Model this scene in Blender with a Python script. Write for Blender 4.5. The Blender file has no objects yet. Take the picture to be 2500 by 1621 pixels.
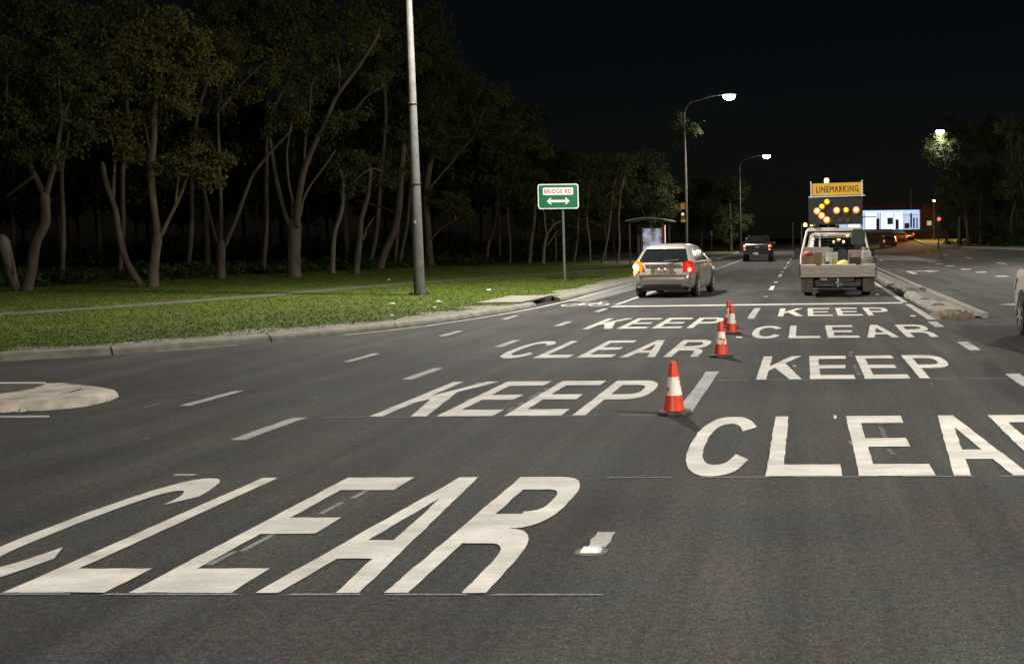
import bpy, bmesh, math, random
from mathutils import Vector, Matrix, noise as mnoise
R_ = random.Random(7)
rad = math.radians
scene = bpy.context.scene
col = scene.collection

# ------------------------------------------------------------------ camera
F_, PX, PY, YAW, PITCH, ROLL, CAMH = 2792.45, 1840.56, 820.66, -0.0454994, 0.0852374, -0.0132329, 1.5706
W0, H0 = 2500.0, 1621.0
fwd = Vector((math.sin(YAW), math.cos(YAW), 0)); rgt = Vector((math.cos(YAW), -math.sin(YAW), 0)); upv = Vector((0, 0, 1))
cf = fwd * math.cos(PITCH) - upv * math.sin(PITCH); cu = upv * math.cos(PITCH) + fwd * math.sin(PITCH)
cr = rgt * math.cos(ROLL) + cu * math.sin(ROLL); cu = cu * math.cos(ROLL) - rgt * math.sin(ROLL)
cam = bpy.data.cameras.new('camera'); camo = bpy.data.objects.new('camera', cam); col.objects.link(camo)
camo.matrix_world = Matrix(((cr.x, cu.x, -cf.x, 0), (cr.y, cu.y, -cf.y, 0), (cr.z, cu.z, -cf.z, CAMH), (0, 0, 0, 1)))
cam.sensor_fit = 'HORIZONTAL'; cam.sensor_width = 36; cam.lens = 36 * F_ / W0
cam.shift_x = (W0 / 2 - PX) / W0; cam.shift_y = (PY - H0 / 2) / W0
cam.clip_start = 0.1; cam.clip_end = 3000
scene.camera = camo

def ray(x, y): return cr * (x - PX) - cu * (y - PY) + cf * F_
def G(x, y, z=0.0):
    d = ray(x, y); t = (z - CAMH) / d.z
    return Vector((d.x * t, d.y * t, z))
def AT(x, y, Y):
    d = ray(x, y); t = Y / d.y
    return Vector((d.x * t, Y, CAMH + d.z * t))
def PPM(Y): return F_ / Y          # photo pixels per metre at depth Y

# ------------------------------------------------------------------ world, night sky, moonlight, exposure
world = bpy.data.worlds.new('World'); scene.world = world; world.use_nodes = True
wn = world.node_tree; bgn = wn.nodes['Background']
sky = wn.nodes.new('ShaderNodeTexSky'); sky.sky_type = 'NISHITA'; sky.sun_disc = False
sky.sun_elevation = rad(22); sky.sun_rotation = rad(200); sky.air_density = 1.0; sky.dust_density = 0.6
wn.links.new(sky.outputs[0], bgn.inputs[0]); bgn.inputs[1].default_value = 0.0006
sun = bpy.data.lights.new('moonlight', 'SUN'); sun.energy = 0.012; sun.angle = rad(0.5); sun.color = (0.8, 0.88, 1.0)
suno = bpy.data.objects.new('moonlight', sun); col.objects.link(suno)
suno.rotation_euler = (rad(68), 0, rad(160))
vs = scene.view_settings; vs.view_transform = 'Standard'; vs.look = 'None'; vs.exposure = 0.0; vs.gamma = 1.0; vs.use_curve_mapping = False
LAMP_COL = (1.0, 0.95, 0.87)

# ------------------------------------------------------------------ materials
MATS = {}
def new_mat(name):
    m = bpy.data.materials.new(name); m.use_nodes = True; MATS[name] = m
    return m, m.node_tree, m.node_tree.nodes['Principled BSDF']
def mat(name, c, rough=0.6, metal=0.0, var=0.25, scale=6.0, bump=0.0, coat=0.0, detail=4, spec=0.5, c2=None, stretch=None):
    if name in MATS: return MATS[name]
    m, nt, b = new_mat(name); N, L = nt.nodes, nt.links
    tc = N.new('ShaderNodeTexCoord'); nz = N.new('ShaderNodeTexNoise'); nz.inputs['Scale'].default_value = scale; nz.inputs['Detail'].default_value = detail
    if stretch:
        mp = N.new('ShaderNodeMapping'); mp.inputs['Scale'].default_value = stretch; L.new(tc.outputs['Object'], mp.inputs[0]); L.new(mp.outputs[0], nz.inputs['Vector'])
    else: L.new(tc.outputs['Object'], nz.inputs['Vector'])
    rp = N.new('ShaderNodeValToRGB'); rp.color_ramp.elements[0].position = 0.3; rp.color_ramp.elements[1].position = 0.7
    a = c2 or tuple(v * (1 - var) for v in c); bb = tuple(min(1, v * (1 + var * 0.6)) for v in c)
    rp.color_ramp.elements[0].color = (*a, 1); rp.color_ramp.elements[1].color = (*bb, 1)
    L.new(nz.outputs[0], rp.inputs[0]); L.new(rp.outputs[0], b.inputs['Base Color'])
    b.inputs['Roughness'].default_value = rough; b.inputs['Metallic'].default_value = metal; b.inputs['Specular IOR Level'].default_value = spec
    if coat: b.inputs['Coat Weight'].default_value = coat; b.inputs['Coat Roughness'].default_value = 0.06
    if bump:
        bp = N.new('ShaderNodeBump'); bp.inputs['Strength'].default_value = bump; bp.inputs['Distance'].default_value = 0.02
        L.new(nz.outputs[0], bp.inputs['Height']); L.new(bp.outputs[0], b.inputs['Normal'])
    return m
def emis(name, c, s, base=None):
    if name in MATS: return MATS[name]
    m, nt, b = new_mat(name)
    b.inputs['Base Color'].default_value = (*(base or c), 1); b.inputs['Emission Color'].default_value = (*c, 1); b.inputs['Emission Strength'].default_value = s
    b.inputs['Roughness'].default_value = 0.3
    return m

def asphalt_mat():
    m, nt, b = new_mat('asphalt'); N, L = nt.nodes, nt.links
    tc = N.new('ShaderNodeTexCoord')
    def noise(s, d=3, r=0.6, st=None):
        n = N.new('ShaderNodeTexNoise'); n.inputs['Scale'].default_value = s; n.inputs['Detail'].default_value = d; n.inputs['Roughness'].default_value = r
        if st:
            mp = N.new('ShaderNodeMapping'); mp.inputs['Scale'].default_value = st; L.new(tc.outputs['Object'], mp.inputs[0]); L.new(mp.outputs[0], n.inputs['Vector'])
        else: L.new(tc.outputs['Object'], n.inputs['Vector'])
        return n
    def ramp(src, p0, c0, p1, c1):
        r = N.new('ShaderNodeValToRGB'); e = r.color_ramp.elements
        e[0].position, e[1].position = p0, p1; e[0].color = (*c0, 1); e[1].color = (*c1, 1); L.new(src.outputs[0], r.inputs[0]); return r
    def mix(kind, f, a, c):
        x = N.new('ShaderNodeMixRGB'); x.blend_type = kind; x.inputs[0].default_value = f
        L.new(a.outputs[0], x.inputs[1]); L.new(c.outputs[0], x.inputs[2]); return x
    big = ramp(noise(0.35, 5), 0.35, (0.050, 0.050, 0.051), 0.68, (0.080, 0.078, 0.077))
    hue = ramp(noise(0.9, 4), 0.36, (0.88, 1.0, 0.95), 0.64, (1.10, 0.97, 0.93))
    hue2 = ramp(noise(14, 2), 0.36, (0.90, 1.0, 0.92), 0.64, (1.08, 0.98, 1.02))
    streak = ramp(noise(1.0, 4, 0.6, (2.2, 0.10, 1)), 0.38, (0.74, 0.74, 0.75), 0.66, (1.2, 1.2, 1.19))
    grit = ramp(noise(75, 2, 0.8), 0.36, (0.5, 0.5, 0.5), 0.68, (1.5, 1.49, 1.46))
    grit2 = ramp(noise(22, 4, 0.8), 0.34, (0.62, 0.62, 0.62), 0.68, (1.38, 1.38, 1.38))
    scuff = ramp(noise(1.4, 6, 0.75, (0.35, 1.6, 1)), 0.66, (1, 1, 1), 0.80, (1.5, 1.48, 1.42))
    c = mix('MULTIPLY', 1, big, hue); c = mix('MULTIPLY', 1, c, hue2); c = mix('MULTIPLY', 1, c, streak); c = mix('MULTIPLY', 1, c, grit); c = mix('MULTIPLY', 1, c, grit2); c = mix('MULTIPLY', 0.55, c, scuff)
    # pale aggregate stones
    vo = N.new('ShaderNodeTexVoronoi'); vo.inputs['Scale'].default_value = 42; L.new(tc.outputs['Object'], vo.inputs['Vector'])
    st = ramp(vo, 0.12, (2.4, 2.3, 2.1), 0.20, (1, 1, 1)); c = mix('MULTIPLY', 0.8, c, st)
    L.new(c.outputs[0], b.inputs['Base Color'])
    b.inputs['Roughness'].default_value = 0.85; b.inputs['Specular IOR Level'].default_value = 0.15
    bp = N.new('ShaderNodeBump'); bp.inputs['Strength'].default_value = 0.8; bp.inputs['Distance'].default_value = 0.010
    L.new(noise(60, 4, 0.8).outputs[0], bp.inputs['Height']); L.new(bp.outputs[0], b.inputs['Normal'])
    return m
def paint_mat(name, c, wear):
    m, nt, b = new_mat(name); N, L = nt.nodes, nt.links
    tc = N.new('ShaderNodeTexCoord')
    def noise(s, d, st=(1, 1, 1)):
        mp = N.new('ShaderNodeMapping'); mp.inputs['Scale'].default_value = st; L.new(tc.outputs['Object'], mp.inputs[0])
        n = N.new('ShaderNodeTexNoise'); n.inputs['Scale'].default_value = s; n.inputs['Detail'].default_value = d; n.inputs['Roughness'].default_value = 0.7; L.new(mp.outputs[0], n.inputs['Vector']); return n
    r1 = N.new('ShaderNodeValToRGB'); e = r1.color_ramp.elements; e[0].position, e[1].position = 0.32, 0.66
    e[0].color = (*[v * 0.62 for v in c], 1); e[1].color = (*[min(0.9, v * 1.06) for v in c], 1); L.new(noise(1.5, 7, (1.0, 2.0, 1)).outputs[0], r1.inputs[0])
    r2 = N.new('ShaderNodeValToRGB'); e = r2.color_ramp.elements; e[0].position, e[1].position = wear, wear + 0.10
    e[0].color = (0.55, 0.55, 0.53, 1); e[1].color = (1, 1, 1, 1); L.new(noise(48, 5).outputs[0], r2.inputs[0])
    x = N.new('ShaderNodeMixRGB'); x.blend_type = 'MULTIPLY'; x.inputs[0].default_value = 1; L.new(r1.outputs[0], x.inputs[1]); L.new(r2.outputs[0], x.inputs[2])
    L.new(x.outputs[0], b.inputs['Base Color']); b.inputs['Roughness'].default_value = 0.8; b.inputs['Specular IOR Level'].default_value = 0.2
    bp = N.new('ShaderNodeBump'); bp.inputs['Strength'].default_value = 0.35; bp.inputs['Distance'].default_value = 0.004
    L.new(noise(110, 3).outputs[0], bp.inputs['Height']); L.new(bp.outputs[0], b.inputs['Normal'])
    return m
def grass_mat():
    m, nt, b = new_mat('grass'); N, L = nt.nodes, nt.links
    tc = N.new('ShaderNodeTexCoord')
    def rampn(s, d, p0, c0, p1, c1):
        n = N.new('ShaderNodeTexNoise'); n.inputs['Scale'].default_value = s; n.inputs['Detail'].default_value = d; n.inputs['Roughness'].default_value = 0.7; L.new(tc.outputs['Object'], n.inputs['Vector'])
        r = N.new('ShaderNodeValToRGB'); e = r.color_ramp.elements; e[0].position, e[1].position = p0, p1; e[0].color = (*c0, 1); e[1].color = (*c1, 1); L.new(n.outputs[0], r.inputs[0]); return n, r
    n1, a = rampn(0.45, 6, 0.33, (0.050, 0.084, 0.010), 0.68, (0.106, 0.140, 0.020))
    n2, f = rampn(40, 3, 0.35, (0.7, 0.7, 0.7), 0.68, (1.3, 1.3, 1.2))
    n3, dry = rampn(0.8, 5, 0.60, (1, 1, 1), 0.72, (1.5, 1.05, 1.5))
    x = N.new('ShaderNodeMixRGB'); x.blend_type = 'MULTIPLY'; x.inputs[0].default_value = 1; L.new(a.outputs[0], x.inputs[1]); L.new(f.outputs[0], x.inputs[2])
    y = N.new('ShaderNodeMixRGB'); y.blend_type = 'MULTIPLY'; y.inputs[0].default_value = 1; L.new(x.outputs[0], y.inputs[1]); L.new(dry.outputs[0], y.inputs[2])
    L.new(y.outputs[0], b.inputs['Base Color']); b.inputs['Roughness'].default_value = 0.8; b.inputs['Specular IOR Level'].default_value = 0.15
    bp = N.new('ShaderNodeBump'); bp.inputs['Strength'].default_value = 0.9; bp.inputs['Distance'].default_value = 0.05
    L.new(n2.outputs[0], bp.inputs['Height']); L.new(bp.outputs[0], b.inputs['Normal'])
    return m
asphalt = asphalt_mat()
paint_new = paint_mat('road_paint_fresh', (0.70, 0.67, 0.605), 0.31)
paint_old = paint_mat('road_paint_worn', (0.46, 0.45, 0.43), 0.36)
paint_faint = paint_mat('road_paint_faint', (0.30, 0.30, 0.31), 0.42)
paint_ghost = paint_mat('road_paint_ghost', (0.16, 0.16, 0.165), 0.44)
grass = grass_mat()
concrete = mat('kerb_concrete', (0.215, 0.20, 0.165), 0.85, var=0.35, scale=5, bump=0.5, detail=8)
concrete_pale = mat('pale_concrete', (0.47, 0.42, 0.345), 0.85, var=0.3, scale=4.5, bump=0.9, detail=12, c2=(0.26, 0.225, 0.17))
dirt = mat('dirt', (0.105, 0.10, 0.058), 0.95, var=0.4, scale=7, bump=0.7, detail=8)
rubble_m = mat('rubble', (0.16, 0.118, 0.072), 0.95, var=0.4, scale=9, bump=0.8, detail=8)
white_m = mat('white_enamel', (0.74, 0.73, 0.70), 0.4, var=0.12, coat=0.3)
alu = mat('aluminium', (0.60, 0.54, 0.46), 0.42, metal=0.25, var=0.25, scale=8, stretch=(0.6, 1, 5))
steel = mat('galvanised_steel', (0.24, 0.24, 0.225), 0.6, metal=0.2, var=0.25, scale=9)
dark_steel = mat('dark_steel', (0.05, 0.05, 0.052), 0.5, metal=0.3, var=0.3)
rubber = mat('rubber', (0.022, 0.022, 0.022), 0.75, var=0.3, scale=20)
black_pl = mat('black_plastic', (0.018, 0.018, 0.019), 0.45, var=0.2)
glass_d = mat('dark_glass', (0.012, 0.013, 0.014), 0.06, var=0.2, spec=0.7)
chrome = mat('chrome', (0.75, 0.74, 0.72), 0.18, metal=0.9, var=0.08)

# ------------------------------------------------------------------ mesh helpers
class MB:
    def __init__(s): s.v = []; s.f = []
    def add(s, vs, fs):
        o = len(s.v); s.v += [tuple(x) for x in vs]; s.f += [tuple(i + o for i in f) for f in fs]; return s
    def box(s, c, d, rz=0.0, top=1.0, topy=None, M=None):
        ty = top if topy is None else topy
        vs = []
        for z, k, ky in ((-.5, 1, 1), (.5, top, ty)):
            for x, y in ((-.5, -.5), (.5, -.5), (.5, .5), (-.5, .5)): vs.append(Vector((x * d[0] * k, y * d[1] * ky, z * d[2])))
        if rz: vs = [Matrix.Rotation(rz, 3, 'Z') @ v for v in vs]
        if M is not None: vs = [M @ v for v in vs]
        return s.add([v + Vector(c) for v in vs], [(0, 3, 2, 1), (4, 5, 6, 7), (0, 1, 5, 4), (1, 2, 6, 5), (2, 3, 7, 6), (3, 0, 4, 7)])
    def poly(s, pts): return s.add(pts, [tuple(range(len(pts)))])
    def prism(s, pts, off):
        n = len(pts); a = [Vector(p) for p in pts]; b = [p + Vector(off) for p in a]
        return s.add(a + b, [tuple(range(n))[::-1], tuple(range(n, 2 * n))] + [(i, (i + 1) % n, n + (i + 1) % n, n + i) for i in range(n)])
    def tube(s, path, radii, n=8, cap=True):
        path = [Vector(p) for p in path]
        if not hasattr(radii, '__len__'): radii = [radii] * len(path)
        vs = []; fs = []; prev = None
        for i, p in enumerate(path):
            t = (path[min(i + 1, len(path) - 1)] - path[max(i - 1, 0)]).normalized()
            u = prev if prev is not None else (Vector((1, 0, 0)) if abs(t.x) < .8 else Vector((0, 1, 0)))
            u = (u - t * u.dot(t)).normalized(); prev = u; w = t.cross(u)
            for k in range(n):
                a = 2 * math.pi * k / n; vs.append(p + (u * math.cos(a) + w * math.sin(a)) * radii[i])
        for i in range(len(path) - 1):
            for k in range(n): fs.append((i * n + k, i * n + (k + 1) % n, (i + 1) * n + (k + 1) % n, (i + 1) * n + k))
        if cap: fs.append(tuple(range(n))[::-1]); fs.append(tuple((len(path) - 1) * n + k for k in range(n)))
        return s.add(vs, fs)
    def lathe(s, c, prof, n=20, axis='Z'):
        vs = []
        for r, h in prof:
            for k in range(n):
                a = 2 * math.pi * k / n; x, y = r * math.cos(a), r * math.sin(a)
                p = {'Z': (x, y, h), 'X': (h, x, y), 'Y': (y, h, x)}[axis]
                vs.append(Vector(p) + Vector(c))
        fs = []
        for i in range(len(prof) - 1):
            for k in range(n): fs.append((i * n + k, i * n + (k + 1) % n, (i + 1) * n + (k + 1) % n, (i + 1) * n + k))
        fs.append(tuple(range(n))[::-1]); fs.append(tuple((len(prof) - 1) * n + k for k in range(n)))
        return s.add(vs, fs)
    def loft(s, rings, closed=True, cap=True):
        n = len(rings[0]); vs = [p for r in rings for p in r]; fs = []
        for i in range(len(rings) - 1):
            for k in range(n if closed else n - 1): fs.append((i * n + k, i * n + (k + 1) % n, (i + 1) * n + (k + 1) % n, (i + 1) * n + k))
        if cap: fs.append(tuple(range(n))[::-1]); fs.append(tuple((len(rings) - 1) * n + k for k in range(n)))
        return s.add(vs, fs)
    def mesh(s, name, m, smooth=False, bevel=0.0):
        me = bpy.data.meshes.new(name); me.from_pydata(s.v, [], s.f); me.update()
        if bevel:
            bm = bmesh.new(); bm.from_mesh(me)
            bmesh.ops.bevel(bm, geom=list(bm.edges), offset=bevel, segments=2, affect='EDGES', clamp_overlap=True)
            bm.to_mesh(me); bm.free()
        bm = bmesh.new(); bm.from_mesh(me); bmesh.ops.recalc_face_normals(bm, faces=bm.faces); bm.to_mesh(me); bm.free()
        if m: me.materials.append(m)
        if smooth:
            me.polygons.foreach_set('use_smooth', [True] * len(me.polygons))
            if smooth is not True: me.set_sharp_from_angle(angle=rad(smooth))
        return me
    def build(s, name, m, parent=None, smooth=False, bevel=0.0, label=None):
        o = bpy.data.objects.new(name, s.mesh(name, m, smooth, bevel)); col.objects.link(o)
        if parent is not None: o.parent = parent
        if label: o['label'] = label
        return o
def tag(o, label, cat, group=None):
    o['label'] = label; o['category'] = cat
    if group: o['group'] = group
    return o
def thing(name, label, cat, loc=(0, 0, 0), rz=0.0, group=None):
    o = bpy.data.objects.new(name, None); col.objects.link(o); o.location = loc; o.rotation_euler = (0, 0, rz); o.empty_display_size = 0.2
    return tag(o, label, cat, group)
def struct(o): o['kind'] = 'structure'; return o
def stuff(o): o['kind'] = 'stuff'; return o
def instance(me, name, parent, loc=(0, 0, 0), rz=0.0, sc=(1, 1, 1), m=None):
    o = bpy.data.objects.new(name, me); col.objects.link(o)
    if parent is not None: o.parent = parent
    o.location = loc; o.rotation_euler = (0, 0, rz); o.scale = sc; return o
def copy_tree(o, parent=None):
    c = o.copy(); col.objects.link(c)
    if parent is not None: c.parent = parent
    for ch in list(o.children): copy_tree(ch, c)
    return c
def text_mesh(txt, m, width, height, bold=0.0, thick=0.004, name='lettering', space=1.0):
    cu_ = bpy.data.curves.new('t', 'FONT'); cu_.body = txt; cu_.size = 1; cu_.offset = bold; cu_.extrude = 0.01; cu_.resolution_u = 3; cu_.space_character = space
    o = bpy.data.objects.new('t', cu_); col.objects.link(o); bpy.context.view_layer.update()
    dg = bpy.context.evaluated_depsgraph_get(); me = bpy.data.meshes.new_from_object(o.evaluated_get(dg))
    bpy.data.objects.remove(o); bpy.data.curves.remove(cu_)
    xs = [v.co.x for v in me.vertices]; ys = [v.co.y for v in me.vertices]
    x0, x1, y0, y1 = min(xs), max(xs), min(ys), max(ys)
    for v in me.vertices:      # stand it up facing -Y, centred
        v.co = Vector((((v.co.x - x0) / (x1 - x0) - .5) * width, -v.co.z / 0.01 * thick, ((v.co.y - y0) / (y1 - y0) - .5) * height))
    me.materials.clear(); me.materials.append(m); me.name = name
    return me
def sstep(a, b, x):
    t = max(0.0, min(1.0, (x - a) / (b - a))); return t * t * (3 - 2 * t)
def zroad(x, y): return 0.6 * sstep(8.5, 14.5, x) * sstep(45, 80, y) + 0.6 * sstep(120, 182, y)

# ------------------------------------------------------------------ ground, road, verges
mb = MB(); mb.poly([(-1500, -600, -0.06), (1500, -600, -0.06), (1500, 2400, -0.06), (-1500, 2400, -0.06)])
struct(mb.build('ground', mat('bare_earth', (0.05, 0.055, 0.03), 0.95, var=0.5, scale=0.3, bump=0.5)))
xs = [-60, -30, -15, -6, 0, 4, 7, 8.5, 9.5, 10.5, 11.5, 12.5, 13.5, 14.5, 18, 30, 60]
ys = [-60, -20, 0, 15, 30, 45, 52, 59, 66, 73, 80, 100, 120, 130, 140, 150, 160, 170, 182, 200]
mb = MB(); mb.add([(x, y, zroad(x, y)) for y in ys for x in xs], [(j * len(xs) + i, j * len(xs) + i + 1, (j + 1) * len(xs) + i + 1, (j + 1) * len(xs) + i) for j in range(len(ys) - 1) for i in range(len(xs) - 1)])
road = struct(mb.build('road', asphalt, smooth=True))

# left kerb line, from the side street round the corner and away up the road
KERB = [(-46, 14.0), (-30, 14.1), (-22, 14.25), (-16, 14.5), (-13.2, 14.85), (-11.2, 15.35), (-10.06, 16.1), (-9.0, 17.6), (-8.35, 18.7), (-7.75, 20.0), (-7.25, 21.3), (-6.85, 23.3), (-6.6, 25.1), (-6.42, 27.1), (-6.33, 29.4), (-6.33, 34), (-6.35, 41.7), (-6.45, 55), (-6.5, 75), (-6.6, 100), (-7.4, 130)]
def resample(P, step):
    out = [Vector((*P[0], 0))]; acc = 0.0
    for a, b in zip(P[:-1], P[1:]):
        a = Vector((*a, 0)); b = Vector((*b, 0)); L = (b - a).length; n = max(1, round(L / step))
        for i in range(1, n + 1): out.append(a + (b - a) * i / n)
    return out
kp = resample(KERB, 0.6)
def normals(P):
    out = []
    for i in range(len(P)):
        t = (P[min(i + 1, len(P) - 1)] - P[max(i - 1, 0)]).normalized(); out.append(Vector((-t.y, t.x, 0)))   # to the left of travel: verge side
    return out
kn = normals(kp)
PIT = (27.0, 29.5)
verge_edge = [p + n * (0.62 if p.x > -7 and 27.05 < p.y < 29.45 else 0.19) for p, n in zip(kp, kn)]
mb = MB(); pts = [Vector((p.x, p.y, 0.112)) for p in verge_edge] + [Vector((-7.6, 420, 0.112)), Vector((-260, 420, 0.112)), Vector((-260, 14.3, 0.112))]
mb.poly(pts); verge = struct(mb.build('grass_verge', grass))
kerb_prof = [(0.0, -0.03), (0.0, 0.015), (0.035, 0.075), (0.075, 0.108), (0.11, 0.118), (0.19, 0.12), (0.19, -0.03)]
kerb = bpy.data.objects.new('kerb', None); col.objects.link(kerb); struct(kerb)
i = 0
while i < len(kp) - 1:
    step = 4 if kp[i].y < 60 else 10
    j = min(i + step, len(kp) - 1)
    if kp[i].x > -7 and abs(kp[i].y - 27.1) < .01:      # gap for the drain
        while kp[i].y < 29.39: i += 1
        continue
    for k in range(i + 1, j):
        if kp[k].x > -7 and abs(kp[k].y - 27.1) < .01: j = k
    rings = []
    for k in range(i, j + 1):
        p = kp[k]
        if k == i: p = p + (kp[k + 1] - kp[k]).normalized() * 0.012
        if k == j: p = p - (kp[k] - kp[k - 1]).normalized() * 0.012
        rings.append([p + kn[k] * a + Vector((0, 0, h)) for a, h in kerb_prof])
    MB().loft(rings).build('kerb_segment', concrete, kerb, smooth=35)
    i = j
# storm drain inlet in the kerb: back chamber, lintel, side wings
dr = thing('drain_inlet', 'concrete stormwater inlet with dark side opening in the kerb beside the bicycle symbol', 'drain', (-6.42, 28.2, 0))
MB().box((-0.86, 0.25, 0.118), (1.12, 3.3, 0.045)).build('lintel_slab', concrete, dr, bevel=0.012)
pit_shade = mat('pit_shade_concrete', (0.010, 0.008, 0.007), 0.9, var=0.3)  # near-black colour paints in the darkness of a deep hole
MB().box((-0.58, 0.05, 0.06), (0.05, 2.36, 0.11)).build('chamber_wall', pit_shade, dr)
MB().box((-0.27, 0.05, -0.004), (0.56, 2.3, 0.02)).build('chamber_floor', pit_shade, dr)
for y in (-1.06, 1.18): MB().box((-0.36, y, 0.05), (0.38, 0.06, 0.11)).build('kerb_wing', concrete, dr)

# worn foot track over the grass
TRACK = [(-60, 22), (-30, 22.6), (-21, 23.3), (-17.8, 24.5), (-16.75, 26.9), (-15.7, 31.5), (-14.4, 40.6), (-12.6, 47), (-10.5, 53), (-8.5, 60)]
tp = resample(TRACK, 1.2); tn = normals(tp)
mb = MB(); n = len(tp)
mb.add([p + q * (0.55 + R_.uniform(-.12, .12)) + Vector((0, 0, 0.120)) for p, q in zip(tp, tn)] + [p - q * (0.55 + R_.uniform(-.12, .12)) + Vector((0, 0, 0.120)) for p, q in zip(tp, tn)], [(i, i + 1, n + i + 1, n + i) for i in range(n - 1)])
struct(mb.build('dirt_path', dirt))
# bare gritty strip behind the kerb
idx = [k for k in range(len(kp)) if kp[k].y > 15.2 and kp[k].y < 75 and not (kp[k].x > -7 and 26.4 < kp[k].y < 30)]
def ribbon(name, m, K, offa, offb, z, jit=0.0):
    mb = MB(); n = len(K)
    mb.add([kp[k] + kn[k] * (offa) + Vector((0, 0, z)) for k in K] + [kp[k] + kn[k] * (offb + R_.uniform(-jit, jit)) + Vector((0, 0, z)) for k in K], [(i, i + 1, n + i + 1, n + i) for i in range(n - 1)])
    return mb.build(name, m)
gut = mat('gritty_soil', (0.19, 0.18, 0.15), 0.95, var=0.45, scale=5, bump=0.6, detail=8)
a = [k for k in idx if kp[k].y < 26.5]; b_ = [k for k in idx if kp[k].y >= 29.9]
struct(ribbon('soil_edge', gut, a, 0.192, 0.95, 0.1175, 0.45)); struct(ribbon('soil_edge', gut, b_, 0.192, 0.80, 0.1165, 0.25))

# ------------------------------------------------------------------ road markings (all children of the road)
ZP = 0.004
def strip(name, pts, m, label=None, z=ZP, parent=None):
    o = MB().poly([(p[0], p[1], z + zroad(p[0], p[1])) for p in pts]).build(name, m, parent or road, label=label); return o
def dash(x, y0, y1, w, m, name='lane_dash', jit=0.008):
    n = 7; L = []; Rr = []
    for i in range(n):
        y = y0 + (y1 - y0) * i / (n - 1); L.append((x - w / 2 + R_.uniform(-jit, jit), y)); Rr.append((x + w / 2 + R_.uniform(-jit, jit), y))
    return strip(name, L + Rr[::-1], m)
# letters, u 0..1 across, v 0..1 up the road
SU, SV = 0.228, 0.152
def arc_band(cx, cy, ro, so, ri, si, a0, a1, n=14, e=2.6):
    def pt(a, rx, ry):
        c, s = math.cos(a), math.sin(a)
        return (cx + rx * math.copysign(abs(c) ** (2 / e), c), cy + ry * math.copysign(abs(s) ** (2 / e), s))
    out = []
    for i in range(n):
        t0 = a0 + (a1 - a0) * i / n; t1 = a0 + (a1 - a0) * (i + 1) / n
        out.append([pt(t0, ro, so), pt(t1, ro, so), pt(t1, ri, si), pt(t0, ri, si)])
    return out
def rect(u0, v0, u1, v1): return [(u0, v0), (u1, v0), (u1, v1), (u0, v1)]
def letter(ch):
    q = []
    if ch == 'E': q = [rect(0, 0, SU, 1), rect(SU, 0, 1, SV), rect(SU, .415, .86, .415 + SV * .95), rect(SU, 1 - SV, .95, 1)]
    elif ch == 'L': q = [rect(0, 0, SU, 1), rect(SU, 0, 1, SV)]
    elif ch == 'K':
        A, D = (SU, .34), (1.0, 1.0); f = lambda t: (A[0] + (D[0] - A[0]) * t, A[1] + (D[1] - A[1]) * t)
        q = [rect(0, 0, SU, 1), [A, D, (.74, 1), (SU, .53)], [f(.18), (.75, 0), (1.02, 0), f(.48)]]
    elif ch == 'P':
        q = [rect(0, 0, SU, 1), rect(SU, 1 - SV, .52, 1), rect(SU, .40, .52, .40 + SV)] + arc_band(.52, .70, .48, .30, .48 - SU, .30 - SV, -math.pi / 2, math.pi / 2)
    elif ch == 'R':
        q = [rect(0, 0, SU, 1), rect(SU, 1 - SV, .55, 1), rect(SU, .46, .55, .46 + SV * .85), rect(SU, .335, .50, .46)]
        q += arc_band(.55, .73, .45, .27, .45 - SU, .27 - SV, -math.pi / 2, math.pi / 2)
        q += arc_band(.50, .20, .48, .26, .48 - SU, .135, 0, math.pi / 2, 8)
        q += [[(.98 - SU, 0), (.98, 0), (.98, .20), (.98 - SU, .20)]]
    elif ch == 'A':
        q = [[(0, 0), (SU, 0), (.5, .76), (.5, 1), (.37, 1)], [(1, 0), (.63, 1), (.5, 1), (.5, .76), (1 - SU, 0)]]
        f = lambda v: SU + (.5 - SU) * v / .76
        q += [[(f(.22), .22), (1 - f(.22), .22), (1 - f(.36), .36), (f(.36), .36)]]
    elif ch == 'C': q = arc_band(.5, .5, .5, .5, .5 - SU, .5 - SV, rad(30), rad(330), 30, 2.35)
    return q
def painted_word(txt, spans, y0, y1, where):
    w = bpy.data.objects.new('painted_word', None); col.objects.link(w); w.parent = road; w['label'] = where
    for ch, (x0, x1) in zip(txt, spans):
        mb = MB()
        for poly in letter(ch):
            pts = []; W_ = [(x0 + u * (x1 - x0), y0 + v * (y1 - y0)) for u, v in poly]
            for (ax, ay), (bx, by) in zip(W_, W_[1:] + W_[:1]):
                m_ = max(1, int(math.hypot(bx - ax, by - ay) / .05))
                for k in range(m_):
                    x = ax + (bx - ax) * k / m_; y = ay + (by - ay) * k / m_
                    pts.append((x + .007 * mnoise.noise((x * 11, y * 5, 1.3)) + .003 * mnoise.noise((x * 40, y * 25, 7)), y + .012 * mnoise.noise((x * 14, y * 5, 4.1)), ZP + .002))
            mb.poly(pts)
        mb.build('painted_letter', paint_new, w)
    # thin set-out line under the word, partly rubbed out
    x = spans[0][0] - 0.45
    while x < spans[-1][1] + 0.4:
        l = R_.uniform(0.25, 0.7); strip('chalk_line', [(x, y0 - .028), (x + l, y0 - .026), (x + l * .98, y0 - .008), (x + .03, y0 - .006)], paint_faint); x += l + R_.uniform(0.05, 0.25)
def spans(x0, w, g, n): return [(x0 + i * (w + g), x0 + i * (w + g) + w) for i in range(n)]
LEFTC = spans(-4.26, 0.475, 0.113, 5); LEFTK = spans(-3.97, 0.52, 0.10, 4); RGTC = spans(-0.89, 0.50, 0.117, 5); RGTK = spans(-0.56, 0.50, 0.105, 4)
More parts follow.
